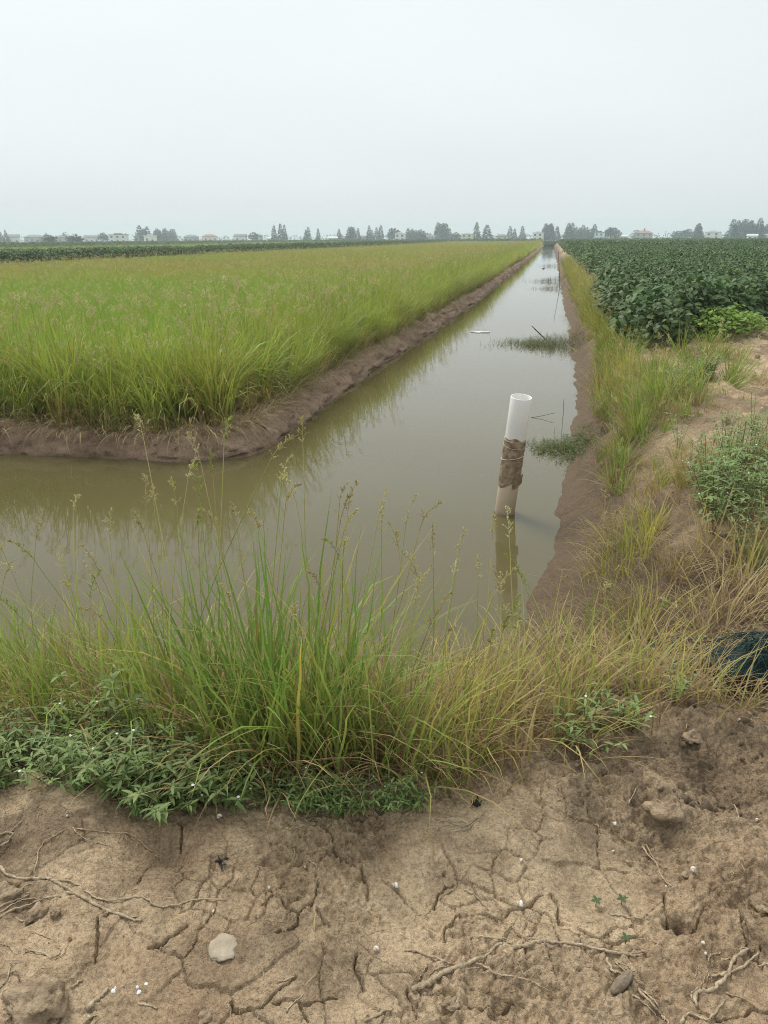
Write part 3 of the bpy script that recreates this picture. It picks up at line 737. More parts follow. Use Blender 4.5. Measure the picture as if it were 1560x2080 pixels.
n2 = rng.uniform(0, 1, len(PX)); far_l = sstep(0.1, 0.5, fbm(PX, PY, 0.05, 2, 77)) * sstep(60, 110, PY)
idx = np.where(n2 < 0.05 + 0.7 * far_l, 4, rng.integers(0, 4, len(PX)))
scl = PS * rng.uniform(0.85, 1.12, len(PX)); zz = 0.82 - 0.18 * (PS - 1)
scatter('bean_crop', bp, np.stack([PX, PY, zz], 1), rots(rng, len(PX), 0.05), scl, idx, 'dense dark green bean crop filling the field beside the canal', 'bean crop')
# bean strips on the far side of the paddy
bp2 = [p.copy() for p in bp]
PX, PY, PS = [], [], []
for x0, x1, y0, y1, step, s, dens in ((-39.5, -33.2, 30, 92, 0.55, 1.2, 1), (-39, -34, 92, 280, 0.9, 1.3, .9), (-150, -108, 60, 285, 2.1, 2.2, 1), (-160, 60, 300, 345, 2.6, 2.4, 1)):
    X, Y = jit_grid(rng, x0, x1, y0, y1, step)
    k = in_view(X, Y, 12) & (rng.uniform(0, 1, len(X)) < dens * (1 - 0.9 * ((Y > 76) & (Y < 88))))
    k &= ~((X > -3) & (X < 4))
    PX.append(X[k]); PY.append(Y[k]); PS.append(np.full(k.sum(), s))
X, Y = jit_grid(rng, -7, 9, 275.4, 278, .8); PX.append(X); PY.append(Y); PS.append(np.full(len(X), 1.6))
PX, PY, PS = map(np.concatenate, (PX, PY, PS))
scatter('bean_strip', bp2, np.stack([PX, PY, np.where(PS < 1.5, 0.95, 0.42)], 1), rots(rng, len(PX), .05), PS * rng.uniform(.8, 1.1, len(PX)), rng.integers(0, 4, len(PX)), 'dark bean strips growing on the far side of the rice field', 'bean crop')
# pale green fields between the strips
gp = [p.copy() for p in rp[:4]]
PX, PY, PS = [], [], []
for x0, x1, y0, y1, step, s in ((-106, -41.5, 50, 285, 1.5, 1.2), (-300, -152, 180, 285, 3.2, 1.6), (4, 130, 278, 298, 1.6, 1.6), (-160, -2, 287, 298, 1.6, 1.6)):
    X, Y = jit_grid(rng, x0, x1, y0, y1, step); k = in_view(X, Y, 12); PX.append(X[k]); PY.append(Y[k]); PS.append(np.full(k.sum(), s))
PX, PY, PS = map(np.concatenate, (PX, PY, PS))
scatter('far_rice', gp, np.stack([PX, PY, np.full(len(PX), .40)], 1), rots(rng, len(PX)), PS * rng.uniform(.85, 1.1, len(PX)), rng.integers(0, 3, len(PX)), 'pale green rice beyond the dark bean strip', 'rice crop')

# pale bush in front of the beans
c = on_ground(1472, 668)
t = thing('pale_green_bush', 'low light green leafy bush in front of the dark beans', 'bush', (c[0] - 0.45, c[1] - 1.35, c[2]), 0.5)
stA, mbA = MB(), MB(); rng = np.random.default_rng(5)
for dx in (-0.42, -0.2, 0.05, 0.3, 0.52, -0.05):
    st, mb = bean_parts(int(400 + dx * 100), 90, 0.50 if abs(dx) < .4 else .40, 0.30, C3(0.20, 0.36, 0.06), C3(0.34, 0.52, 0.12), 0.06)
    for src, dst in ((st, stA), (mb, mbA)):
        o_ = np.array([dx, rng.normal(0, 0.08), 0])
        for v_, c_ in zip(src.v, src.c): pass
        q_ = np.concatenate(src.q); dst.add(np.concatenate(src.v) + o_, q_, col=np.concatenate(src.c))
t.rotation_euler[2] = 0.75; t.scale = (1.7, 1.3, 1.0)
tag(obj('stem', stA.mesh('bush_stem'), M['stem'], t), kind='stuff'); obj('foliage', mbA.mesh('bush_foliage'), M['leaf'], t)

# ------------------------------------------------------------------ grass on the banks (stuff)
def tuft_proto(name, seed, n, h, ca, cb, cd, dry=0.3, spread=0.10, droop=1.0, w=(0.004, 0.008), heads=0):
    rng = np.random.default_rng(seed); mb = MB()
    b, a = disc(rng, n, spread); isd = rng.random(n) < dry
    c1 = np.where(isd[:, None], mixc(rng, cd, STRAW, n), mixc(rng, ca, cb, n)); c0 = np.where(isd[:, None], c1 * 0.85, mixc(rng, ca, cd, n, 0.0, 0.6))
    blades(mb, b - np.array([0, 0, 0.015]), a + rng.normal(0, 0.7, n), h * rng.uniform(0.45, 1.15, n), rng.uniform(0.05, 0.5, n) + isd * 0.25, rng.uniform(0.2, 1.3, n) * droop + isd * rng.uniform(0, 0.8, n), rng.uniform(*w, n), c0, c1, segs=5)
    for k in range(heads):
        az = rng.uniform(0, 6.28); ln = rng.uniform(0.1, 0.45); tp = np.array([math.cos(az) * math.sin(ln), math.sin(az) * math.sin(ln), math.cos(ln)]) * h * rng.uniform(0.8, 1.15)
        tube(mb, np.array([[0, 0, 0], tp * 0.55, tp]), 0.0016, 3, ca, cap=False); panicle(mb, rng, tp, tp, 0.14, mixc(rng, TAN, PALE, 1)[0], 10, 0.5, 0.005)
    return obj(name, mb.mesh(name), M['leaf'], link=False)
YG = C3(0.42, 0.45, 0.07); YY = C3(0.56, 0.48, 0.13); GG = C3(0.18, 0.32, 0.05)
tp_ = [tuft_proto('t', 1, 46, 0.62, YG, YY, STRAW, 0.25, 0.10, 0.8, (0.007, 0.014), heads=2), tuft_proto('t', 2, 46, 0.55, GG, YG, STRAW, 0.2, 0.10, 0.8, (0.007, 0.014), heads=1), tuft_proto('t', 3, 40, 0.5, YY, STRAW, DRY, 0.5, 0.12, 1.1, (0.006, 0.011)), tuft_proto('t', 4, 34, 0.34, YG, STRAW, DRY, 0.6, 0.12, 1.5), tuft_proto('t', 5, 22, 0.16, GG, YG, DRY, 0.3, 0.06, 1.0),
       tuft_proto('t', 6, 46, 0.40, STRAW, DRY, DRY, 0.9, 0.2, 2.0)]
rng = np.random.default_rng(31)
pts, rr, ss, ii = [], [], [], []
def put(x, y, s, i, tilt=0.12):
    pts.append((x, y, 0.0)); rr.append((rng.normal(0, tilt), rng.normal(0, tilt), rng.uniform(0, 6.28))); ss.append(s); ii.append(i)
# along the right bank between the mud and the bean field
for k in range(1050):
    y = 4.9 + (rng.uniform(0, 1) ** 1.7) * 60
    c_ = np.interp(y, [5, 7, 10, 13, 18, 25, 60], [0.66, 0.66, 0.62, 0.64, 0.64, 0.62, 0.60]); wd = np.interp(y, [5, 7, 12, 20, 60], [0.15, 0.15, 0.16, 0.14, 0.10])
    d_ = rng.normal(c_, wd); 
    if d_ < 0.33: continue
    x = canal_right(y) + d_
    if fbm(np.array([x * 1.5]), np.array([y]), 0.85, 3, 141)[0] < np.interp(y, [5, 10, 20], [-0.10, -0.20, -0.5]) and rng.random() < 0.85: continue
    hgt = np.interp(y, [5, 8, 13], [0.55, 0.72, 0.95])
    put(x, y, rng.uniform(0.5, 1.25) * hgt, rng.choice([0, 0, 1, 1, 1, 2] if y > 9.5 else [0, 1, 1, 1, 2, 3, 5]), 0.2)
# on the slope and crest around the foreground ditch end
for k in range(150):
    x = rng.uniform(-4.0, 0.9); y = rng.uniform(2.1, 4.2); s_ = float(land_s(np.array([x]), np.array([y]))[0])
    if s_ < 0.02 or s_ > 0.93: continue
    put(x, y, rng.uniform(0.45, 0.9), rng.choice([3, 4, 5, 5, 5, 4] if x > -0.5 else [1, 3, 3, 4, 4, 5]), 0.3)
for k in range(150):
    x = rng.uniform(0.35, 1.9); y = rng.uniform(3.0, 6.2); 
    if fbm(np.array([x]), np.array([y]), 1.3, 2, 131)[0] < -0.15: continue
    s_ = float(land_s(np.array([x]), np.array([y]))[0])
    if s_ < 0.35: continue
    put(x, y, rng.uniform(0.5, 0.95), rng.choice([2, 3, 5, 5, 5, 3]), 0.3)
for k in range(420):
    y = rng.uniform(4.8, 14); x = float(canal_right(y)) + 0.62 + abs(rng.normal(0.2, .8))
    if y > bean_front(x) - 0.3 or fbm(np.array([x]), np.array([y]), 0.9, 2, 137)[0] < 0.02: continue
    put(x, y, rng.uniform(0.5, 1.0), rng.choice([4, 4, 3, 3, 1, 5]), 0.25)
pts = np.array(pts); pts[:, 2] = ground(pts[:, 0], pts[:, 1])
scatter('bank_grass', tp_, pts, rr, ss, ii, 'yellowing grass growing along the muddy canal banks', 'grass')

# ------------------------------------------------------------------ foreground grass clumps, each a thing
def grass_clump(label, px, py, h, n, ca, cb, dry=0.25, spread=0.16, lean=(0, 0), heads=4, tall=(), seed=0, name='grass_clump', cat='grass', group=None, w=(0.006, 0.011), droop=0.8, straw_n=24):
    rng = np.random.default_rng(900 + seed)
    c = on_ground(px, py); t = thing(name, label, cat, tuple(c - np.array([0, 0, 0.01])), 0.0, group)
    gm = lambda P: ground(c[0] + P[:, 0], c[1] + P[:, 1]) - c[2]
    lz = np.array([lean[0], lean[1]])
    n = int(n * 1.45); mb = MB(); b, a = disc(rng, n, spread); b[:, 2] = gm(b) - 0.01
    az = a + rng.normal(0, 0.9, n); dv = np.stack([np.cos(az), np.sin(az)], 1) * rng.uniform(0.05, 0.62, (n, 1)) + lz * rng.uniform(0.2, 1.4, (n, 1)) + rng.normal(0, 0.5 * np.hypot(*lz), (n, 2))
    az = np.arctan2(dv[:, 1], dv[:, 0]); ln = np.clip(np.hypot(dv[:, 0], dv[:, 1]), 0, 1.45)
    L = h * rng.uniform(0.5, 1.12, n)
    c1 = mixc(rng, ca, cb, n); c0 = mixc(rng, ca, STRAW * 0.8, n, 0.0, 0.55)
    yl = rng.random(n) < 0.10; c1[yl] = C3(0.55, 0.42, 0.08)
    blades(mb, b, az, L, ln * 0.75, rng.uniform(0.05, 1.2, n) * droop + (rng.random(n) < 0.22) * rng.uniform(0.5, 1.6, n), rng.uniform(*w, n), c0, c1, segs=7, jitter=rng.normal(0, 0.2, n))
    obj('foliage', mb.mesh('clump_foliage'), M['leaf'], t)
    if straw_n:
        m2 = MB(); ns = int(straw_n * (0.5 + dry * 2)); b, a = disc(rng, ns, spread * 1.15); b[:, 2] = gm(b) - 0.005
        dv = np.stack([np.cos(a + rng.normal(0, 1.0, ns)), np.sin(a + rng.normal(0, 1.0, ns))], 1) * 0.5 + lz * 1.2
        blades(m2, b, np.arctan2(dv[:, 1], dv[:, 0]), h * rng.uniform(0.25, 0.9, ns), rng.uniform(0.1, 0.9, ns), rng.uniform(0.1, 1.7, ns), rng.uniform(0.003, 0.007, ns), C3(0.25, 0.155, 0.085), mixc(rng, C3(0.34, 0.23, 0.12), STRAW * 1.2, ns), segs=6, jitter=rng.normal(0, 0.2, ns))
        obj('straw', m2.mesh('clump_straw'), M['straw'], t)
    hd = [(None, None)] * heads + list(tall)
    for q in hd:
        m3 = MB(); p0 = np.array([*rng.normal(0, spread * 0.5, 2), 0])
        if q[0] is None:
            aa = rng.uniform(0, 6.28); l_ = rng.uniform(0.05, 0.35); dv = np.array([math.cos(aa) * l_ + lz[0], math.sin(aa) * l_ + lz[1], 1.0]); dv /= np.linalg.norm(dv); tp = p0 + dv * h * rng.uniform(0.9, 1.3)
        else:
            tw = atY(q[0], q[1], c[1] + rng.uniform(0.05, 0.25)); tp = tw - c
        mid = (p0 + tp) / 2 + np.array([*rng.normal(0, 0.03, 2), 0.03])
        pts_ = smooth_poly([p0, mid, tp], 5); sc_ = mixc(rng, GG, TAN, 1, 0.2, 1)[0]
        tube(m3, pts_, np.linspace(0.0022, 0.0011, len(pts_)), 4, sc_, cap=False)
        panicle(m3, rng, pts_[-1], pts_[-1] - pts_[-3], rng.uniform(0.08, 0.14), mixc(rng, TAN, PALE, 1)[0] * .8 if rng.random() < 0.7 else C3(0.30, 0.33, 0.08), 15, 0.28, 0.0029, rng.uniform(0.2, 0.9))
        obj('seed_head', m3.mesh('seed_head'), M['straw'], t)
    return t
GR = C3(0.15, 0.27, 0.045); GB = C3(0.24, 0.37, 0.065); GY = C3(0.36, 0.37, 0.08)
clumps = [
    ('tall thick clump of fresh green grass, the greenest on the near bank', 590, 1560, 0.80, 74, GR, GB, .5, .14, (0, .03), 4, [(600, 1010), (690, 1060)]),
    ('upright green grass clump beside the greenest clump, bending over the water', 480, 1535, 0.72, 60, GR, GB, .5, .13, (-.08, .05), 3, [(480, 1060), (360, 1030), (290, 880)]),
    ('green grass clump with tall drooping seed heads between green and yellow clumps', 690, 1540, 0.70, 60, GR, GY, .5, .13, (.08, 0), 4, [(615, 900), (690, 1010), (775, 1085)]),
    ('yellow green grass clump with pale seed heads behind the white-flowered weeds', 350, 1485, 0.72, 56, GB, GY, .4, .14, (-.05, .05), 4, [(455, 890), (548, 930)]),
    ('sprawling grass clump with tan seed heads and yellowed leaves above the ditch', 200, 1475, 0.64, 50, GB, GY, .5, .16, (-.1, .1), 5, [(130, 1160), (40, 1165), (200, 1190)]),
    ('short tangled grass clump mixed with weeds at the ditch edge', 50, 1450, 0.45, 46, GR, GY, .6, .20, (-.1, 0), 3, []),
    ('olive grass clump arching over to both sides next to dry stalks', 790, 1560, 0.58, 48, GB, GY, .8, .14, (.06, .05), 4, [(880, 1130), (810, 1110)]),
    ('half dry grass clump with bleached base beside the fallen grass', 890, 1550, 0.50, 36, GY, YY, 1.0, .15, (.08, .1), 3, [(930, 1130)]),
    ('dry grass clump with tall bleached seed stalks in front of the pipe', 985, 1490, 0.48, 34, GY, STRAW, 1.1, .16, (.05, .1), 4, [(1000, 1090), (1035, 1090), (920, 1170)]),
    ('yellow grass clump leaning towards the mud bank behind the pipe reflection', 1090, 1430, 0.42, 34, GY, YY, .9, .20, (-.2, .25), 2, [(1060, 1170)]),
    ('fallen yellow green grass spread flat over brown straw', 1190, 1440, 0.42, 34, GB, GY, 1.0, .22, (-.45, -.2), 1, []),
    ('fallen grass clump lying towards the dark net', 1290, 1400, 0.42, 28, GY, YY, 1.0, .20, (.5, .3), 1, []),
    ('bent green and straw coloured grass clump crossing the trampled slope', 1240, 1310, 0.44, 34, GB, STRAW, .8, .18, (-.6, -.2), 1, []),
    ('dry tuft of curled straw drooping in front of the dark net', 1450, 1370, 0.34, 26, STRAW, DRY, 1.0, .10, (.1, -.3), 0, []),
    ('upright bleached stalks of dead grass above the dark net', 1470, 1270, 0.44, 26, STRAW, PALE, .8, .14, (.3, .1), 0, []),
    ('yellow grass clump leaning out over the mud below the bank weeds', 1270, 1160, 0.48, 46, GY, YY, .5, .18, (-.25, -.1), 2, []),
    ('thin green grass tuft at the dirt edge beside the low weeds', 905, 1590, 0.26, 22, GR, GB, .2, .06, (.2, .1), 0, []),
    ('small upright green grass tuft on the bare bank shoulder', 1548, 1150, 0.20, 34, GR, GB, .1, .07, (0, 0), 0, []),
]
_r = np.random.default_rng(123)
for px in list(range(-60, 900, 62)) + [950, 1030, 1130, 1230, 1340, 1400]:
    px_ = px + _r.uniform(-18, 18); hh = np.interp(px_, [-60, 150, 300, 450, 600, 700, 850, 1000, 1400], [.38, .44, .5, .58, .62, .56, .46, .4, .34]) * _r.uniform(.85, 1.1)
    g_ = px_ < 760
    clumps.append(('mixed green and straw grass clump in the row along the near ditch bank' if g_ else 'loose half dead grass clump on the trampled slope before the net', px_, np.interp(px_, [-60, 300, 600, 850, 1000, 1200, 1400], [1470, 1505, 1560, 1580, 1530, 1480, 1440]) - _r.uniform(0, 70), hh, 30 if g_ else 16, GB if g_ else GY, GY if g_ else STRAW, 1.0, .15 if g_ else .2, tuple(_r.normal(0, .10 if g_ else .4, 2)), 1, []))
for i, (lb, px, py, h, n, ca, cb, dr, sp, ln, hd, tl) in enumerate(clumps):
    grass_clump(lb, px, py, h, n, ca, cb, dr, sp, ln, hd, tl, seed=i, name='grass_tuft' if 'tuft' in lb else 'grass_clump', group={'mixed': 'mixed grass clumps along the near ditch bank', 'loose': 'half dead grass clumps on the trampled slope'}.get(lb.split()[0]), w=((0.0065, 0.0125) if ca is GR else (0.0045, 0.0095)) if n > 40 else (0.004, 0.008))

# loose fallen straw over the trampled slope
mb = MB(); rng = np.random.default_rng(77)
n = 2400; x = rng.uniform(-0.9, 1.9, n); y = rng.uniform(2.15, 5.2, n); s_ = land_s(x, y); k = (s_ > 0.12) & ((s_ < 1.05) | (y > 2.9)) & (x > -0.6 - (y - 2.2)); x, y = x[k], y[k]; n = len(x)
a = rng.uniform(0, 6.28, n)
blades(mb, np.column_stack([x, y, ground(x, y) + rng.uniform(0.005, 0.05, n)]), a, rng.uniform(0.1, 0.45, n), rng.uniform(1.0, 1.5, n), rng.uniform(-0.1, 0.6, n), rng.uniform(0.002, 0.005, n), DRY * 0.6, mixc(rng, DRY * 0.6, STRAW * .85, n), segs=5, jitter=rng.normal(0, 0.25, n))
tag(obj('fallen_straw', mb.mesh('fallen_straw'), M['straw']), 'loose dry straw fallen over the trampled bank slope', 'straw', kind='stuff')

# ------------------------------------------------------------------ white flowered weeds
def weed_src(seed, h=0.16, nst=5, flowers=2, Lf=0.055, ca=C3(0.16, 0.245, 0.08), cb=C3(0.32, 0.41, 0.155), sprawl=1.0):
    rng = np.random.default_rng(seed); st, lf, fl = MB(), MB(), []
    for s in range(nst):
        a = s * 6.28 / nst + rng.normal(0, 0.5); ln = rng.uniform(0.15, 1.0) * sprawl; L = h * rng.uniform(0.7, 1.3)
        e = np.array([math.cos(a) * math.sin(ln), math.sin(a) * math.sin(ln), math.cos(ln)]) * L
        pp = smooth_poly([(0, 0, -0.03), e * 0.5 + np.array([0, 0, -0.01]), e], 4); tube(st, pp, np.linspace(0.0024, 0.0012, len(pp)), 4, (0.12, 0.10, 0.05), cap=False)
        nn = 5
        for j in range(nn):
            t = 0.3 + 0.7 * j / (nn - 1); p = e * t; rot = j * 1.57 + rng.normal(0, 0.3)
            for q in (0, math.pi):
                for rep in range(2 if j == nn - 1 else 1):
                    b = rot + q + rep * 1.57; dv = np.array([math.cos(b), math.sin(b), rng.uniform(-0.2, 0.6)])
                    l_ = Lf * rng.uniform(0.6, 1.2) * (1 - 0.25 * t)
                    leaves(lf, p[None], dv[None], np.array([[0, 0, 1.0]]) + rng.normal(0, 0.15, (1, 3)), [l_], [l_ * 0.30], mixc(rng, ca, cb, 1), 0.35, rng.uniform(0.2, 0.9), 3, 0.4)
        if s < flowers:
            m = MB(); c_ = e + np.array([rng.normal(0, .006), rng.normal(0, .006), 0.010]); th = np.arange(8) * math.pi / 4; R = 0.0052
            v = [c_ + np.array([0, 0, 0.002])] + [c_ + R * 0.6 * np.array([math.cos(x), math.sin(x), 0.0015 / R]) for x in th] + [c_ + R * np.array([math.cos(x + .39), math.sin(x + .39), -0.15]) for x in th]
            tr = [(0, 1 + i, 1 + (i + 1) % 8) for i in range(8)]; q = [(1 + i, 9 + i, 9 + (i + 1) % 8, 1 + (i + 1) % 8) for i in range(8)]
            m.add(v, q, tr, (0.8, 0.8, 0.76)); tube(m, [e, c_ - np.array([0, 0, 0.001])], 0.0009, 3, (0.1, 0.14, 0.05), cap=False)
            fl.append(m.mesh('flower_mesh'))
    return st.mesh('weed_stem'), lf.mesh('weed_leaves'), fl
ws = [weed_src(500 + i, 0.13 + 0.02 * (i % 3), 6, (1, 1, 1, 0, 0, 0)[i]) for i in range(6)]
wb = [weed_src(540 + i, 0.30, 7, 1 if i else 2, 0.065, sprawl=0.5) for i in range(3)]
rng = np.random.default_rng(41)
def put_weed(src, pos, s, label, group, name='flowering_weed', cat='weed'):
    t = thing(name, label, cat, tuple(pos), rng.uniform(0, 6.28), group, s)
    obj('stem', src[0], M['stem'], t); obj('foliage', src[1], M['leaf'], t)
    for f in src[2]: obj('flower', f, M['flower'], t)
    return t
def weed_y(px):      # lower border of the mat in the photograph
    return np.interp(px, [0, 60, 130, 180, 280, 330, 400, 480, 560, 660, 760, 840], [1612, 1606, 1596, 1622, 1640, 1655, 1640, 1632, 1640, 1652, 1656, 1640])
cnt = 0
while cnt < 100:
    px = rng.uniform(-60, 850) if rng.random() < .6 else rng.normal(300, 110); py = weed_y(px) - abs(rng.normal(0, 1)) * np.interp(px, [0, 300, 480, 600, 850], [55, 58, 40, 16, 8])
    if py < 1440: continue
    p = on_ground(px, py); v = int(rng.integers(0, 6)); cnt += 1
    fl = bool(ws[v][2])
    if px > 560 and rng.random() < 0.6: v, fl = 3, False
    put_weed(ws[v], p - np.array([0, 0, 0.005]), rng.uniform(0.5, 1.0) * (0.7 if px > 520 else 1), 'low green weed with white button flowers in the mat along the dirt edge' if fl else 'low green leafy weed without flowers in the mat along the dirt edge', 'flowering weeds in the mat' if fl else 'flowerless weeds in the mat', 'flowering_weed' if fl else 'leafy_weed')
for px, py in ((225, 1515), (265, 1535)):
    put_weed(wb[cnt % 3], on_ground(px, py), rng.uniform(0.75, 0.9), 'tall bushy dark-stemmed weed rising out of the flowering mat', 'bushy weeds above the mat', 'bushy_weed'); cnt += 1
for k in range(34):
    px = rng.normal(1480, 50); py = rng.normal(1010, 50); put_weed(wb[k % 3], on_ground(px, py), rng.uniform(0.8, 1.25), 'tall leafy green weed in the patch on the right bank shoulder', 'leafy weeds on the right bank', 'bushy_weed')
for k in range(30):
    px = rng.uniform(1340, 1450); py = 795 - (px - 1340) * 0.28 + rng.normal(0, 9); put_weed(ws[k % 6], on_ground(px, py), rng.uniform(1.0, 1.5), 'small grey green weed in the flat patch on the dirt bank', 'weeds in the flat patch', 'leafy_weed')
for k, (px, py) in enumerate(((1200, 1470), (1275, 1480), (1180, 1530), (1380, 1400), (1400, 1370), (1370, 1430), (1530, 770), (1400, 720), (1450, 900), (1480, 860), (1530, 870), (1500, 880))):
    put_weed(ws[k % 6], on_ground(px, py), rng.uniform(0.6, 1.0), 'scattered small green weed growing alone in bare soil', 'weeds growing alone in bare soil', 'leafy_weed')
# three seedlings on the cracked dirt
for px, py, lb in ((1210, 1842, 'tiny two leaved seedling growing beside a crumbly clod'), (1262, 1838, 'tiny seedling growing from a crack between dirt plates'), (1270, 1918, 'small green seedling pair above the long dry vine')):
    m, s_ = MB(), MB(); c = on_ground(px, py)
    t = thing('seedling', lb, 'seedling', tuple(c)); tube(s_, [(0, 0, -0.01), (0, 0, 0.02)], 0.0012, 4, (0.12, 0.2, 0.06))
    a = np.array([0.4, 2.0, 3.6, 5.2]); leaves(m, np.tile([0, 0, 0.02], (4, 1)), np.stack([np.cos(a), np.sin(a), np.full(4, .3)], 1), np.tile([0, 0, 1.0], (4, 1)), 0.016, 0.010, C3(0.09, 0.15, 0.065), .1, .4)
    obj('stem', s_.mesh('seedling_stem'), M['stem'], t); obj('foliage', m.mesh('seedling_leaves'), M['leaf'], t)

# ------------------------------------------------------------------ water weeds, sticks and litter in the canal
def water_weed(label, pxc, pyc, lx, ly, n, h, seed, to_bank=True):
    rng = np.random.default_rng(seed); c = at(pxc, pyc, 0.0)
    t = thing('water_weed', label, 'water weed', (c[0], c[1], 0.0)); mb = MB(); st = MB()
    u = rng.normal(0, 0.42, n); v = rng.normal(0, 0.38, n) * (0.55 + 0.45 * np.clip(u + 0.5, 0, 1.2)); x = u * lx; y = v * ly
    hh = h * rng.uniform(0.4, 1.2, n) * (0.7 + 0.5 * np.clip(u, -0.5, 1))
    z0 = np.maximum(0, ground(c[0] + x, c[1] + y)) - 0.01
    a = rng.uniform(0, 6.28, n); b = np.column_stack([x, y, z0])
    P_ = blades(st, b, a, hh, rng.uniform(0.1, 0.8, n), rng.uniform(0, 0.8, n), 0.0045, C3(0.16, 0.10, 0.05), C3(0.16, 0.17, 0.06), segs=3)
    for j in (1, 2, 3):
        for q in (0, 3.14):
            aa = rng.uniform(0, 6.28, n) + q
            leaves(mb, P_[:, j], np.stack([np.cos(aa), np.sin(aa), rng.uniform(0, 0.8, n)], 1), np.tile([0, 0, 1.0], (n, 1)), rng.uniform(0.02, 0.048, n), 0.013, mixc(rng, C3(0.09, 0.12, 0.035), C3(0.19, 0.21, 0.07), n), .2, .4, 2)
    tag(obj('stem', st.mesh('water_weed_stem'), M['leaf'], t), kind='stuff'); tag(obj('foliage', mb.mesh('water_weed_leaves'), M['leaf'], t), kind='stuff')
water_weed('dense mat of dark water weed beside the wrapped pipe', 1150, 912, 0.55, 0.9, 560, 0.15, 1)
water_weed('wide mat of water weed with a bare stick poking out', 1110, 700, 1.25, 2.0, 1300, 0.26, 2)
water_weed('thin mat of reddish water weed beyond the stick, nearest of the narrow ones', 1118, 587, 1.0, 1.6, 260, 0.3, 3)
water_weed('narrow upright row of water weed standing before the stake', 1115, 572, 1.2, 1.8, 420, 0.45, 4)
water_weed('small dark water weed tongue reaching from the mud point', 1118, 541, 1.2, 3.0, 260, 0.45, 5)
water_weed('distant dark water weed tongue along the right mud edge', 1120, 521, 1.2, 5.0, 260, 0.6, 6)
water_weed('farthest water weed tongue closing the middle of the canal', 1112, 514, 2.2, 6.0, 420, 0.6, 7)

def stake(label, p0, p1, r=0.008, name='stake', kink=0.0, mat='stick'):
    p0 = np.asarray(p0, float); p1 = np.asarray(p1, float); mb = MB(); n = 6
    pts_ = np.array([p0 + (p1 - p0) * t + np.array([kink, kink * 0.4, 0]) * math.sin(t * 5) for t in np.linspace(0, 1, n)]) - p0
    tube(mb, pts_, np.linspace(r, r * 0.7, n), 6)
    for t in (2, 4):                                        # swollen joints
        q = pts_[t]; d = (pts_[t + 1] - pts_[t]); d /= np.linalg.norm(d); tube(mb, [q - d * r, q, q + d * r], [r * .8, r * 1.25, r * .8], 6)
    o = obj(name, mb.mesh(name), M[mat], None, tuple(p0)); return tag(o, label, name.replace('_', ' '))
b = at(1137, 583, 0); stake('tall thin stake standing at the mud edge by the narrow water weed', (b[0], b[1], -0.2), atY(1135, 510, b[1]), 0.014, kink=0.015)
b = at(1118, 690, 0); e = atY(1081, 662, b[1] + 0.2); stake('dark bare stick poking slantwise out of the wide water weed', (b[0], b[1], -0.12), e, 0.016, 'stick', 0.01)
b = at(1120, 850, 0); stake('bent twig lying in the water between pipe and mud bank', (b[0] - .28, b[1], 0.0), (b[0] + .06, b[1] + .05, 0.07), 0.004, 'twig', 0.02)
b = at(1140, 852, 0); stake('short upright twig standing in the water near the mud bank', (b[0], b[1], -0.1), (b[0] + .03, b[1], 0.30), 0.004, 'twig', 0.012)
b = at(975, 675, 0); mb = MB(); box(mb, -.26, .26, -.05, .05, -0.01, 0.022); box(mb, -.10, .05, -.16, -.05, -0.01, 0.016); o = obj('foam_strip', mb.mesh('foam_strip', False), M['foam'], None, (b[0], b[1], 0)); o.rotation_euler[2] = -0.2
tag(o, 'thin white foam strip floating in mid canal', 'foam strip')
b = at(1104, 546, 0); mb = MB(); tube(mb, [(-.15, 0, 0), (0, 0, .04), (.12, 0, .01)], [.02, .035, .015], 6); tag(obj('driftwood', mb.mesh('driftwood'), M['stick'], None, (b[0], b[1], 0)), 'small dark driftwood floating alone far along the canal', 'driftwood')

# ------------------------------------------------------------------ pipe
pb = at(1025, 1041, 0.0); ptop = atY(1059, 806, pb[1] - 0.12)
axis = ptop - np.array([pb[0], pb[1], 0]); PL = np.linalg.norm(axis); axis /= PL
pipe = thing('plastic_pipe', 'white plastic drain pipe with taped middle leaning out of the water', 'pipe', (pb[0], pb[1], 0))
pipe.rotation_euler = Vector(axis).to_track_quat('Z', 'Y').to_euler()
R = 0.0915; TH = 0.006
th = np.linspace(0, 2 * math.pi, 49)[:-1]; ring = np.stack([np.cos(th), np.sin(th)], 1)
def lathe(prof, jit=None):
    V = []
    for k, (r, z) in enumerate(prof):
        rr_ = r + (jit(th, z, k) if jit else 0); V.append(np.column_stack([ring * np.reshape(rr_ * np.ones(48), (48, 1)), np.full(48, z)]))
    V = np.array(V); n = len(prof); i = np.arange(48); j = (i + 1) % 48
    q = np.concatenate([np.stack([k * 48 + i, k * 48 + j, (k + 1) * 48 + j, (k + 1) * 48 + i], 1) for k in range(n - 1)])
    return V, q
V, q = lathe([(R, -0.6), (R, 0), (R, .3), (R, .6), (R, .9), (R, PL - .004), (R - .0015, PL), (R - TH + .001, PL), (R - TH, PL - .004), (R - TH, PL - .6), (R - TH, -0.6)])
mb = MB(); mb.add(V, q); obj('tube', mb.mesh('pipe_tube'), M['pvc'], pipe)
zs = np.linspace(0.0, 1.0, 26); lo = 0.27 * PL; hi = 0.665 * PL
V = []
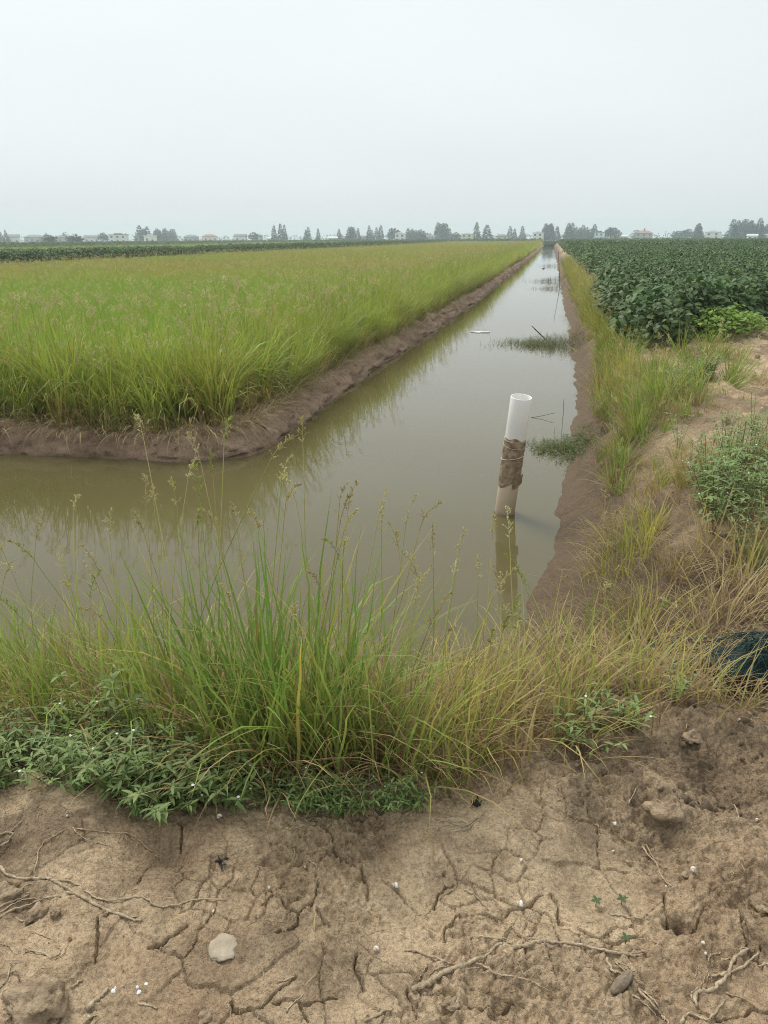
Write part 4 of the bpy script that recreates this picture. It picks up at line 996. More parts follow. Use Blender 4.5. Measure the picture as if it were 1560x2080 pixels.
for k, z in enumerate(zs):
    lo_t = lo + 0.035 * np.sin(th + 2.4) + 0.012 * np.sin(3 * th + 1); hi_t = hi + 0.012 * np.sin(th * 2) + 0.008 * np.sin(5 * th)
    Z = lo_t + (hi_t - lo_t) * z
    bump = 0.0035 + 0.0035 * np.abs(np.sin(Z * 60 + th * 0.7)) * (0.5 + 0.5 * vnoise(th * 3, Z * 20, 5)) + 0.003 * vnoise(th * 4, Z * 45, 8)
    if k in (0, 25): bump = np.full(48, 0.0003)
    V.append(np.column_stack([ring * (R + bump)[:, None], Z]))
V = np.array(V); i = np.arange(48); j = (i + 1) % 48
q = np.concatenate([np.stack([k * 48 + i, k * 48 + j, (k + 1) * 48 + j, (k + 1) * 48 + i], 1) for k in range(25)])
mb = MB(); mb.add(V, q); o = obj('tape_wrap', mb.mesh('tape_wrap'), M['tape'], pipe); tag(o, 'brown muddy tape wrapped round the pipe')
for z, tl, ph, r in ((0.605, .012, 0.3, .0018), (0.50, .030, 2.6, .0034), (.655, .006, 1.0, .0022)):
    a = np.linspace(0, 2 * math.pi, 40); pts_ = np.column_stack([np.cos(a) * (R + .0075), np.sin(a) * (R + .0075), z * PL + tl * np.sin(a + ph)]); mb = MB(); tube(mb, pts_, r, 6); obj('string', mb.mesh('string'), M['string'], pipe)
mb = MB()                                                     # loose flap of tape at the lower right
u = np.linspace(0, 1, 6); w_ = np.linspace(0, 1, 5)
ang = -1.9 + 1.2 * u; v = np.array([[math.cos(a_) * (R + .004 + .018 * uu ** 3), math.sin(a_) * (R + .004 + .018 * uu ** 3), lo - .035 + .10 * ww + .05 * uu] for a_, uu in zip(ang, u) for ww in w_])
i = np.array([[a_ * 5 + b_, (a_ + 1) * 5 + b_, (a_ + 1) * 5 + b_ + 1, a_ * 5 + b_ + 1] for a_ in range(5) for b_ in range(4)]); mb.add(v, i); obj('tape_flap', mb.mesh('tape_flap'), M['tape'], pipe)

# ------------------------------------------------------------------ net
c = on_ground(1550, 1375); rng = np.random.default_rng(88)
net = thing('fishing_net', 'bundled dark teal fishing net heaped on the bank', 'net', tuple(c))
nu, nv = 70, 46; uu, vv = np.meshgrid(np.linspace(0, 1, nu), np.linspace(0, 1, nv))
X = (uu - 0.5) * 0.44; Y = (vv - 0.5) * 0.26
Z = 0.13 * np.exp(-((X / 0.20) ** 2 + (Y / 0.14) ** 2)) + 0.05 * fbm(X, Y, 9, 4, 5) + 0.02 * np.sin(X * 40 + 3 * fbm(X, Y, 6, 2, 9)) * np.exp(-(X / .25) ** 2)
X = X + 0.02 * fbm(Y, X, 12, 2, 6); Y = Y + 0.02 * fbm(X, Y, 12, 2, 7)
zg = ground(c[0] + X[::5, ::5], c[1] + Y[::5, ::5]) - c[2]; Z = Z + 0.01 + np.maximum(0, np.repeat(np.repeat(zg, 5, 0), 5, 1)[:nv, :nu])
i = (np.arange(nv - 1)[:, None] * nu + np.arange(nu - 1)[None]).ravel()
gm_ = mesh_from('net_mesh', np.stack([X, Y, Z], -1).reshape(-1, 3), [np.stack([i, i + 1, i + nu + 1, i + nu], 1)])
o = obj('mesh_sheet', gm_, M['net'], net); md = o.modifiers.new('wire', 'WIREFRAME'); md.thickness = 0.0022; md.use_boundary = True
o = obj('folded_layer', gm_.copy(), M['net'], net); o.scale = (0.9, 0.85, 0.72)
mb = MB()
for k in range(160):
    p = np.array([rng.normal(0, .13), rng.normal(0, .08), 0.0]); p[2] = 0.14 * math.exp(-((p[0] / .24) ** 2 + (p[1] / .16) ** 2)) + 0.02; a = rng.uniform(0, 6.28); l_ = rng.uniform(.05, .16)
    q_ = np.array([math.cos(a), math.sin(a) * .6, 0]) * l_; tube(mb, smooth_poly([p - q_ - np.array([0, 0, .02]), p + np.array([0, 0, .025]), p + q_ - np.array([0, 0, .02])], 4), 0.0016, 3, cap=False)
obj('loose_thread', mb.mesh('loose_thread'), M['net'], net)

# ------------------------------------------------------------------ litter on the dirt
def spiral_shell():
    mb = MB(); pts_, rr_ = [], []
    for k in range(46):
        t = k / 45; a = t * 2.6 * 2 * math.pi; s = math.exp(-1.9 * t)
        pts_.append((0.0062 * s * math.cos(a), 0.0062 * s * math.sin(a), 0.020 * (1 - s))); rr_.append(0.0068 * s)
    tube(mb, pts_, rr_, 8); return mb.mesh('shell_mesh')
sh = spiral_shell(); rng = np.random.default_rng(61)
BIG = [(806, 1803, 1.1), (1060, 1842, 1.25), (1406, 1769, 1.0)]
SM = [(447, 1660, 1.0), (482, 1735, .6), (548, 1808, .5), (452, 1815, .6), (1060, 1752, .8), (1048, 1680, .9), (1250, 1681, .9), (1183, 1624, .7), (1500, 1468, .9), (1474, 1476, .8), (1428, 1918, .6), (1476, 1914, .6), (1432, 1940, .5), (1003, 2016, .7), (1245, 1731, .5),
      (600, 1886, .7), (435, 1855, .6), (634, 1924, .8), (765, 1930, .9), (105, 1647, .7), (138, 1660, .5), (1086, 1818, .6), (1352, 1803, .5), (1480, 1743, .5), (1536, 1670, .7), (1463, 2067, .7), (619, 1764, .5), (640, 1700, .5), (1290, 710, 2.0), (1480, 690, 2.0), (1500, 765, 2.2), (1535, 765, 2.2), (1380, 740, 2.0)]
for k, (px, py, s) in enumerate(BIG + SM[::2] + SM[-5:]):
    c = on_ground(px, py); o = obj('snail_shell', sh, M['shell'], None, (c[0], c[1], c[2] + 0.006 * s)); s *= 0.72; o.scale = (s,) * 3; o.rotation_euler = (rng.uniform(1.1, 1.7), 0, rng.uniform(0, 6.28))
    lb = {0: 'plump white snail shell on a smooth pale dirt plate', 1: 'biggest white snail shell lying beside a dirt crack', 2: 'oval white snail shell on bare dirt above the hole'}.get(k, 'small white snail shell scattered on the bare dirt')
    tag(o, lb, 'shell', None if k < 3 else 'small scattered shells')
for px, py, n, lb in ((283, 2006, 3, 'patch of white bird dropping on the dirt, the double one'), (238, 2017, 2, 'small white bird dropping next to the double one')):
    c = on_ground(px, py); mb = MB()
    for k in range(n):
        a = np.linspace(0, 2 * math.pi, 11)[:-1]; r_b = 0.0055 * rng.uniform(.6, 1.1); o_ = rng.normal(0, 0.007, 2); v = [(o_[0], o_[1], .005)] + [(o_[0] + r_b * rng.uniform(.8, 1.2) * math.cos(x), o_[1] + r_b * rng.uniform(.8, 1.2) * math.sin(x), -.004) for x in a]
        mb.add(v, None, [(0, 1 + i, 1 + (i + 1) % 10) for i in range(10)])
    tag(obj('bird_dropping', mb.mesh('bird_dropping'), M['foam'], None, tuple(c + np.array([0, 0, .003]))), lb, 'dropping')
c = on_ground(450, 1757); mb = MB()                          # crumpled black scrap
for k in range(16):
    a = rng.uniform(0, 6.28); l_ = rng.uniform(.008, .022); w_ = rng.uniform(.004, .01); d = np.array([math.cos(a), math.sin(a), rng.uniform(0, .6)]); leaves(mb, np.array([[*rng.normal(0, .005, 2), .003]]), d[None], rng.normal(0, 1, (1, 3)) + np.array([[0, 0, .6]]), [l_], [w_], (0.02, .02, .02), .5, .8, 3)
tag(obj('plastic_scrap', mb.mesh('plastic_scrap'), M['black'], None, tuple(c)), 'crumpled black plastic scrap lying on the dirt', 'plastic scrap')
c = on_ground(966, 1640); mb = MB(); leaves(mb, np.tile(c - c, (3, 1)) + np.array([[0, 0, -.01], [.004, 0, -.01], [-.005, .004, -.01]]), np.array([[.1, 0, 1.], [.3, .1, .8], [-.2, 0, .9]]), np.array([[0, -1., .2]] * 3), [.05, .035, .04], [.014, .01, .012], (.02, .02, .02), .4, .3)
tag(obj('plastic_strip', mb.mesh('plastic_strip'), M['black'], None, tuple(c)), 'upright black plastic strip stuck in the soil at the grass edge', 'plastic strip')

def lump(name, label, cat, px, py, rx, ry, rz_, mat, seed, rot=0.0, sink=0.4, amp=0.18):
    r_ = np.random.default_rng(seed); nu_, nv_ = 22, 14; V = []
    for a in range(nv_ + 1):
        ph = math.pi * a / nv_
        for b_ in range(nu_):
            t_ = 2 * math.pi * b_ / nu_; d = np.array([math.sin(ph) * math.cos(t_), math.sin(ph) * math.sin(t_), math.cos(ph)])
            k_ = 1 + amp * float(vnoise(np.array([d[0] * 1.7 + seed]), np.array([d[1] * 1.7 + d[2] * 1.3]), seed)[0]) + amp * .7 * float(vnoise(np.array([d[0] * 3.4 + seed]), np.array([d[1] * 3.4 + d[2] * 3]), seed + 1)[0]) + amp * .4 * float(vnoise(np.array([d[0] * 8 + d[2] * 3]), np.array([d[1] * 8 + d[2] * 6]), seed + 2)[0]); V.append(d * k_ * np.array([rx, ry, rz_]))
    q = [(a * nu_ + b_, a * nu_ + (b_ + 1) % nu_, (a + 1) * nu_ + (b_ + 1) % nu_, (a + 1) * nu_ + b_) for a in range(nv_) for b_ in range(nu_)]
    c = on_ground(px, py); mb = MB(); mb.add(V, [(x[0], x[3], x[2], x[1]) for x in q]); o = obj(name, mb.mesh(name), M[mat], None, (c[0], c[1], c[2] + rz_ * (1 - sink * 2) * 0.5)); o.rotation_euler[2] = rot
    if label: tag(o, label, cat)
    return o
lump('stone', 'flat round pale grey stone set in the cracked dirt', 'stone', 452, 1926, .036, .038, .010, 'stone', 3, .3, .5, .16)
lump('wood_piece', 'stubby brown piece of wood lying on the dirt', 'wood', 1262, 1999, .042, .014, .013, 'wood', 9, .95, .25, .10)
for k, (px, py, r, lb) in enumerate(((75, 2035, .062, 'large rounded soil clod beside dry roots'), (80, 1855, .030, 'crumbly round soil clod under the tangled roots'), (112, 1853, .016, 'small soil clod next to the crumbly round clod'), (1405, 1498, .032, 'big pale soil clod at the foot of the trampled grass'), (908, 1797, .018, 'small round soil clod on the edge of a smooth plate'),
                                  (918, 2042, .020, 'ridged brown snail shaped clod below the thick dry vine'), (415, 2068, .018, 'oval pebble like clod beside a crack'), (1350, 1650, .055, 'rounded clod with dry grass beside a hollow'), (1395, 1778, .012, 'tiny clod above the deep hole'), (1545, 1840, .035, 'dark rounded clod beside the deep hole'), (0, 1820, .045, 'orange brown clod half buried beside dry roots'), (215, 1852, .011, 'pale little clod touching the dry vine'))):
    lump('soil_clod', lb, 'clod', px, py, r, r * .8, r * .5, 'clod', 20 + k, k * 1.3, .42, .38)
# crumbs of soil
mb = MB(); rng = np.random.default_rng(71); n = 1700; x = rng.uniform(-2.2, 1.6, n); y = rng.uniform(1.0, 2.7, n); k = fbm(x, y, 1.7, 3, 31) + 0.5 * sstep(1.75, 2.15, y) + rng.normal(0, .25, n) > 0.0; x, y = x[k], y[k]; z = ground(x, y)
oct_v = np.array([(1, 0, 0), (-1, 0, 0), (0, 1, 0), (0, -1, 0), (0, 0, 1), (0, 0, -1)], float); oct_f = np.array([(0, 2, 4), (2, 1, 4), (1, 3, 4), (3, 0, 4), (2, 0, 5), (1, 2, 5), (3, 1, 5), (0, 3, 5)])
for a, b_, c_ in zip(x, y, z):
    s = 0.0022 * math.exp(rng.normal(0, .6)); mb.add(oct_v * s * rng.uniform(.6, 1.3, (6, 3)) + np.array([a, b_, c_ + s * .3]), None, oct_f)
tag(obj('soil_crumbs', mb.mesh('soil_crumbs', False), M['clod']), 'small soil crumbs scattered over the dirt', 'soil', kind='stuff')

mb = MB(); rng = np.random.default_rng(75); n = 1100; x = rng.uniform(-2.2, 1.7, n); y = rng.uniform(1.0, 2.8, n)
blades(mb, np.column_stack([x, y, ground(x, y) + 0.003]), rng.uniform(0, 6.28, n), np.exp(rng.normal(-4.1, .6, n)), rng.uniform(1.2, 1.65, n), rng.normal(0, .4, n), rng.uniform(.0012, .0034, n), STRAW * .8, mixc(rng, DRY, PALE, n), segs=3, jitter=rng.normal(0, .3, n))
tag(obj('straw_chaff', mb.mesh('straw_chaff'), M['straw']), 'tiny bits of straw chaff strewn over the dirt', 'chaff', kind='stuff')
cl = []
for k in range(4):
    r_ = np.random.default_rng(800 + k); v, f = [], []
    nu_, nv_ = 10, 7
    for a in range(nv_ + 1):
        for b_ in range(nu_):
            ph, t_ = math.pi * a / nv_, 2 * math.pi * b_ / nu_; d = np.array([math.sin(ph) * math.cos(t_), math.sin(ph) * math.sin(t_), math.cos(ph)])
            v.append(d * np.array([1, .8, .6]) * (1 + .35 * float(vnoise(np.array([d[0] * 1.6 + k * 3]), np.array([d[1] * 1.6 + d[2]]), k)[0]) + .22 * float(vnoise(np.array([d[0] * 4 + k]), np.array([d[1] * 4 + d[2] * 4]), k + 9)[0])))
    f = [(a * nu_ + b_, (a + 1) * nu_ + b_, (a + 1) * nu_ + (b_ + 1) % nu_, a * nu_ + (b_ + 1) % nu_) for a in range(nv_) for b_ in range(nu_)]
    m = MB(); m.add(v, f); cl.append(obj('c', m.mesh('clod_piece'), M['clod'], link=False))
rng = np.random.default_rng(73); n = 5200; u = rng.uniform(0, 1, n) ** 1.5; y = 2.0 + u * 14; x = rng.uniform(-0.6, 1, n) * (0.5 + y * .45) + .2
k = (land_s(x, y) > .25) & (y < bean_front(x) + .3) & (fbm(x, y, 1.4, 3, 79) + rng.normal(0, .2, n) > .0); x, y = x[k], y[k]; n = len(x)
scatter('soil_clods', cl, np.stack([x, y, ground(x, y)], 1), rng.uniform(0, 6.28, (n, 3)), np.exp(rng.normal(0, .55, n)) * .006 * (1 + y * .10), rng.integers(0, 4, n), 'loose soil clods over the trampled slope and dirt bank', 'soil')

def vine(label, strands, name='dry_vine', cat='vine', seed=0):
    """dry woody stems lying on the dirt; each strand a part"""
    r_ = np.random.default_rng(seed + 700); o0 = None
    for px_, r in strands:
        w = np.array([on_ground(*p) for p in px_]); sm = smooth_poly(w, 7); n = len(sm)
        sm[:, :2] += r_.normal(0, 0.0012, (n, 2))
        zg = ground(sm[:, 0], sm[:, 1]); zs_ = np.array([zg[max(0, k - 2):k + 3].max() for k in range(n)]); zs_ = np.convolve(np.pad(zs_, 2, mode='edge'), np.ones(5) / 5, 'valid'); sm[:, 2] = zs_ + r * (0.15 + 0.35 * vnoise(np.arange(n) * .35, np.ones(n) * 4, seed + 3))
        if o0 is None: c = sm[0].copy(); o0 = thing(name, label, cat, tuple(c))
        mb = MB(); rad_ = r * (1 + 0.42 * vnoise(np.arange(n) * .7, np.zeros(n), seed)) * np.linspace(1, .65, n); tube(mb, sm - c, rad_, 6); obj('strand', mb.mesh('strand'), M['dry_stem'], o0)
    return o0
vine('long dry forked vine crossing the dirt from the root tangle', [([(0, 1760), (15, 1778), (60, 1787), (100, 1787), (130, 1803), (200, 1842), (262, 1868), (285, 1870)], .0042), ([(105, 1790), (150, 1797), (190, 1822), (225, 1832), (290, 1824), (320, 1842), (350, 1843), (400, 1830), (460, 1830)], .0026), ([(135, 1818), (165, 1820), (200, 1838)], .003), ([(70, 1785), (85, 1720), (110, 1700), (137, 1685)], .0018), ([(265, 1868), (280, 1862)], .002)], seed=1)
vine('curled dry root loop at the dark hollow', [([(0, 1695), (22, 1694), (28, 1690), (45, 1670)], .0024), ([(2, 1722), (20, 1708), (26, 1694), (12, 1692), (0, 1698)], .0024), ([(0, 1718), (-15, 1735), (-5, 1760)], .003)], name='dry_root', cat='root', seed=2)
vine('thin dry stem with hair roots along the dirt crest', [([(148, 1682), (160, 1697), (185, 1710), (220, 1718), (228, 1724)], .0018), ([(150, 1686), (190, 1690), (240, 1694), (270, 1700), (290, 1718), (312, 1731)], .0018), ([(245, 1695), (240, 1712)], .001), ([(255, 1697), (258, 1715)], .001), ([(265, 1699), (275, 1712)], .001)], seed=3)
vine('bundle of straw coloured roots beside the crumbly clod', [([(-10, 1850), (30, 1830), (60, 1818), (55, 1815)], .0025), ([(-10, 1870), (40, 1850), (85, 1832), (125, 1824)], .0028), ([(0, 1855), (20, 1842), (50, 1830), (85, 1832)], .002), ([(32, 1866), (52, 1873)], .003), ([(45, 1815), (48, 1803), (65, 1795)], .0016)], name='dry_root', cat='root', seed=4)
vine('tangle of fine curved dry roots around a dark stub', [([(65, 1898), (95, 1905), (115, 1912), (123, 1935), (115, 1945), (100, 1948)], .0018), ([(50, 1925), (80, 1938), (105, 1950)], .0028), ([(137, 1915), (132, 1935), (115, 1948)], .0013), ([(0, 1920), (20, 1925), (30, 1940)], .0018), ([(10, 1957), (60, 1955)], .0014), ([(0, 2010), (15, 1990), (25, 1960)], .002), ([(85, 1968), (120, 1975)], .0012), ([(40, 1945), (55, 1935), (68, 1936)], .0018)], name='dry_root', cat='root', seed=5)
vine('thick dry vine lying across the middle of the dirt', [([(836, 2015), (865, 2003), (900, 1980), (940, 1962), (985, 1946)], .0062), ([(985, 1946), (1005, 1928), (1020, 1918), (1040, 1917)], .0034), ([(822, 1932), (850, 1935), (875, 1946), (905, 1958), (922, 1966)], .0034), ([(870, 1985), (880, 1975), (910, 1968)], .0018), ([(965, 1960), (985, 1968), (1005, 1982), (1060, 1990), (1095, 2003), (1125, 2015)], .0022), ([(950, 1972), (980, 1964)], .0016), ([(850, 1998), (860, 1975), (870, 1960)], .0012), ([(1045, 1935), (1052, 1960), (1066, 1985)], .0011), ([(1022, 1945), (1020, 1965), (1008, 1978)], .0011)], seed=6)
vine('straight dry vine beside the seedling pair', [([(1040, 1924), (1075, 1920), (1110, 1914), (1150, 1916), (1200, 1928), (1260, 1940), (1310, 1938)], .0048), ([(1065, 1914), (1090, 1908), (1110, 1914)], .0022), ([(1250, 1935), (1290, 1942), (1312, 1934)], .003), ([(1105, 1915), (1106, 1935), (1112, 1945)], .0012)], seed=7)
vine('frayed dry stem ending beside the stubby wood', [([(1232, 1955), (1245, 1975), (1270, 1990), (1305, 2012)], .0032), ([(1248, 1952), (1262, 1972), (1300, 2012)], .002), ([(1296, 2015), (1320, 2040), (1345, 2065), (1360, 2085)], .0034), ([(1300, 2012), (1325, 2030), (1340, 2062), (1350, 2080)], .0022), ([(1285, 2024), (1310, 2045), (1335, 2070)], .002), ([(1250, 1955), (1270, 1962), (1280, 1970)], .0014), ([(1265, 1972), (1290, 1974), (1300, 1965)], .0012)], seed=8)
vine('gnarled pale dry root with shaggy fibres', [([(1412, 2048), (1412, 2025), (1425, 2015), (1445, 2012), (1475, 1985), (1490, 1955), (1520, 1935)], .0056), ([(1445, 1990), (1475, 1982), (1510, 1965), (1540, 1935)], .0038), ([(1408, 2035), (1405, 2020), (1418, 2008)], .0036), ([(1436, 1962), (1445, 1945), (1465, 1935)], .0022), ([(1455, 1962), (1475, 1950), (1495, 1945)], .0022), ([(1425, 2005), (1430, 1985), (1420, 1970)], .0013), ([(1435, 2000), (1438, 1980), (1432, 1962)], .0013), ([(1415, 1995), (1412, 1980), (1420, 1965)], .0012), ([(1440, 1995), (1450, 1975), (1445, 1960)], .0012), ([(1505, 1942), (1505, 1930), (1515, 1925), (1530, 1930)], .0022), ([(1540, 1962), (1560, 1962)], .003)], name='dry_root', cat='root', seed=9)
vine('kinked dry twig below the gnarled root', [([(1382, 2082), (1400, 2062), (1440, 2073), (1475, 2030)], .0034), ([(1474, 2018), (1495, 2025), (1512, 2034)], .0022)], name='dry_twig', cat='twig', seed=10)
vine('grey broken stem lying above the deep hole', [([(1305, 1722), (1325, 1755), (1345, 1785), (1368, 1808)], .0026), ([(1312, 1722), (1335, 1765), (1352, 1790)], .0015), ([(1272, 1752), (1300, 1760)], .0014)], name='dry_twig', cat='twig', seed=11)
vine('tuft of curved dry roots hanging over the dirt crest', [([(870, 1680), (900, 1670), (940, 1680), (970, 1662), (985, 1655)], .0022), ([(920, 1688), (950, 1685), (975, 1664)], .0024), ([(945, 1695), (955, 1683), (980, 1663)], .0018), ([(880, 1690), (905, 1678), (930, 1680)], .0014)], name='dry_root', cat='root', seed=12)
for k, (a, b_, r, lb) in enumerate((((940, 1808), (993, 1850), .0022, 'straight straw piece beside the dark footprint'), ((1240, 1859), (1305, 1872), .0022, 'pale straw piece below the two leaved seedling'), ((178, 2050), (222, 2010), .005, 'split dry stem piece pointing at the bird droppings'), ((145, 2009), (165, 1993), .0036, 'short yellow stem chip near the large clod'), ((560, 1998), (598, 1988), .0022, 'forked pale twig on a dark damp patch'), ((580, 2058), (615, 2020), .0018, 'thin straw slanting over a dark crack'), ((596, 1726), (598, 1745), .002, 'short upright straw chip below the crest'), ((588, 1688), (637, 1668), .002, 'pale straw piece lying along the crest'),
                                 ((625, 1750), (648, 1768), .0016, 'small bent twig on reddish dirt'), ((1270, 1908), (1332, 1919), .0014, 'thin straw beside the seedling pair'), ((1030, 1890), (1050, 1865), .0022, 'flat dry chip beside the biggest shell'), ((955, 1905), (1027, 1912), .0022, 'dry stem piece joining the thick vine'), ((280, 2040), (320, 2050), .0026, 'dry chip beside a grass sprout'), ((740, 2075), (800, 2050), .003, 'pale fibre strip along the dark crack'), ((462, 2040), (470, 2075), .0022, 'straw sticking along the deep crack'), ((1210, 1675), (1218, 1700), .0022, 'broken stub standing at the slope edge'), ((1490, 1640), (1500, 1668), .0022, 'upright pale stub on the bank shoulder'), ((170, 2080), (195, 2062), .005, 'dry root end near the split stem'), ((1275, 1640), (1295, 1600), .0022, 'pair of dry stubs standing in trampled soil'))):
    vine(lb, [([a, ((a[0] + b_[0]) / 2 + 2, (a[1] + b_[1]) / 2 - 2), b_], r)], name='straw_piece', cat='straw', seed=30 + k)

# ------------------------------------------------------------------ far trees
def tree_src(seed, kind):
    r = np.random.default_rng(seed); mb = MB(); tr = MB(); H = 1.0
    tube(tr, [(0, 0, -0.02), (0.004, 0.003, .3), (0, 0, .9 if kind == 'cone' else .6)], [.022, .016, .005], 6)
    if kind == 'cone': n = 420
    else: n = 420
    if kind == 'cone':
        t = r.uniform(0.06, 1.0, n) ** 0.9; lay = 0.75 + 0.25 * np.abs(np.sin(t * 21 + seed)); R_ = 0.205 * (1 - t) ** 0.75 * lay + 0.012; a = r.uniform(0, 6.28, n); lob = 0.8 + 0.35 * vnoise(np.cos(a) * 1.6 + t * 5, np.sin(a) * 1.6, seed)
        q = R_ * lob * r.uniform(0.45, 1.05, n); p = np.stack([q * np.cos(a), q * np.sin(a), t - 0.25 * q], 1); L = 0.14 * (1.1 - t * .75)
        d = np.stack([np.cos(a), np.sin(a), r.normal(.25, .4, n)], 1)
    else:
        cen = r.normal(0, 1, (11, 3)); cen /= np.linalg.norm(cen, axis=1)[:, None]; cen = cen * np.array([.27, .27, .26]) + np.array([0, 0, .58]); k = r.integers(0, 11, n)
        d = r.normal(0, 1, (n, 3)); d /= np.linalg.norm(d, axis=1)[:, None]; p = cen[k] + d * r.uniform(.09, .17, (n, 1)); L = np.full(n, .16)
    L = L * r.uniform(.7, 1.3, n)
    leaves(mb, p, d, r.normal(0, .5, (n, 3)) + np.array([0, 0, 1.0]), L, L * .7, mixc(r, C3(.030, .055, .022), C3(.06, .10, .035), n), .3, .5, 2)
    for s in range(5):
        a = s * 1.3; tube(tr, [(0, 0, .25 + .1 * s), (.09 * math.cos(a), .09 * math.sin(a), .33 + .11 * s)], [.008, .003], 4)
    return tr.mesh('trunk_mesh'), mb.mesh('crown_mesh')
cone = [tree_src(600 + k, 'cone') for k in range(5)]; rnd = [tree_src(620 + k, 'round') for k in range(3)]
rng = np.random.default_rng(91)
def far_pt(px, D, base=0.45):
    r = ray(px, 500); r2 = r[:2] / np.linalg.norm(r[:2]); return np.array([r2[0] * D, r2[1] * D, base])
def far_tree(px, hpx, D, kind, label, group, wide=1.0):
    src = (cone if kind == 'cone' else rnd)[int(rng.integers(0, 5 if kind == 'cone' else 3))]; h = hpx * D / 1690 * 1.08 + 1.8; wide *= 1.25
    c = far_pt(px, D); t = thing('conical_tree' if kind == 'cone' else 'round_tree', label, 'tree', tuple(c), rng.uniform(0, 6.28), group); t.scale = (h * wide, h * wide, h)
    obj('trunk', src[0], M['bark'], t); obj('crown', src[1], M['bean'], t)
LT = [('thin conical tree of the pair beside the white gabled house', [(5, 15, .8), (15, 18, .8)]), ('conical tree rising behind the dark round bush of the grey-roofed house', [(97, 13, 1)]), ('tall conical tree of the trio above the small shed', [(558, 25, .9), (571, 28, .8), (579, 26, .7)]),
      ('conical tree of the touching pair between the trio and a lone narrow tree', [(622, 17, .9), (627, 22, .9)]), ('lone narrow conical tree left of the low bright shed', [(647, 19, .8)]), ('lone conical tree right of the low bright shed', [(689, 18, .9)]), ('conical tree at the end of the group of four', [(728, 20, .8)]),
      ('slim conical tree beside the farmhouse with broad grey roof', [(750, 24, .8), (756, 16, .9)]), ('sharp conical tree of the close pair right of the broad-roofed farmhouse', [(765, 21, .9), (774, 25, .9)]), ('short conical tree beside the tight tall clump', [(913, 18, .9)]), ('tallest conical tree, right against the cream flat roofed house', [(967, 29, .9)]), ('broad blunt conical tree between two cream houses', [(988, 24, 1.5)]),
      ('conical tree behind the low cream house', [(1035, 22, .9), (1044, 17, .9), (1060, 22, 1)]), ('conical tree standing right of the clump at the canal end', [(1130, 21, 1)])]
for lb, ts_ in LT:
    for px, hp, w in ts_: far_tree(px, hp, rng.uniform(560, 680), 'cone', lb, 'conical trees on the horizon' if len(ts_) > 1 else None, w)
for a, b_, n, h0, h1, lb in ((285, 303, 5, 17, 27, 'conical tree in the dark clump beside the bright white house'), (314, 330, 5, 16, 22, 'conical tree in the clump right behind the bright white house'), (333, 358, 6, 15, 21, 'conical tree at the end of the clump by the bright white house'), (708, 721, 4, 20, 24, 'conical tree in the group of four near the low white shed'), (826, 863, 11, 14, 19, 'conical tree in the even hedge-like row beside the stepped white house'), (887, 906, 6, 22, 29, 'conical tree in the tight tall clump beside the cream house'), (1104, 1121, 6, 20, 27, 'conical tree in the clump at the end of the canal'),
                           (1146, 1208, 15, 14, 27, 'conical tree in the long ragged row behind the bean field'), (1482, 1558, 18, 17, 31, 'conical tree in the spiky wood right of the flat-roofed white house'), (1411, 1417, 3, 21, 24, 'conical tree in the blocky clump standing alone over the bean field')):
    for k in range(n):
        far_tree(a + (b_ - a) * (k + rng.uniform(.2, .8)) / n, rng.uniform(h0, h1), rng.uniform(590, 700), 'cone', lb, lb.replace('conical tree', 'trees'), 1.15)
for px, hp, w, D, lb in ((99, 9, 1.7, 420, 'dark round bush tree in front of the grey-roofed house'), (152, 9, 1.7, 420, 'dark round bush tree right of the house with a roof turret'), (211, 12, 1, 600, 'round tree beside the low white house'), (515, 12, 1, 620, 'round tree between two pale houses'), (798, 18, 1.1, 620, 'round tree left of the stepped white house'), (925, 10, 1.4, 600, 'low round tree left of the cream house'), (1238, 17, 1.0, 620, 'left round tree of the pair beside the blue-based house'), (1248, 15, 1.0, 620, 'right round tree of the pair beside the blue-based house'), (1374, 10, 1.4, 700, 'low round tree over the bean field'), (1388, 11, 1.3, 700, 'second low round tree over the bean field'), (1396, 13, 1, 700, 'taller round tree closing the low pair over the bean field'), (690, 8, 1.3, 700, 'low round tree behind the white shed'), (870, 9, 1.4, 720, 'low round tree before the grey roofed farmhouse'), (1290, 12, 1.3, 900, 'pale hazy round tree left of the house with a spire')):
    far_tree(px, hp, D, 'round', lb, None, w)
# the faint woods behind the village
mb = MB(); n = 5200; px = rng.uniform(-350, 1950, n); D = rng.uniform(950, 1350, n); hmax = 5 + 4.5 * (fbm(px, px * 0, 0.03, 3, 7) + .35) + 2.5 * vnoise(px * .2, px * 0, 9)
r0, r1 = ray(0, 500), ray(1560, 500); P0 = np.array([far_pt(a, d) for a, d in zip(px, D)]); P0[:, 2] = .5 + rng.uniform(0, 1, n) ** .8 * np.maximum(1.5, hmax)
d = rng.normal(0, 1, (n, 3)); leaves(mb, P0, d, rng.normal(0, 1, (n, 3)), rng.uniform(1.5, 3.2, n), rng.uniform(1.2, 2.2, n), mixc(rng, C3(.035, .06, .025), C3(.07, .10, .04), n), .3, .3, 2)
tag(obj('far_wood', mb.mesh('far_wood'), M['bean']), 'faint hazy wood behind the village', 'wood', kind='stuff')

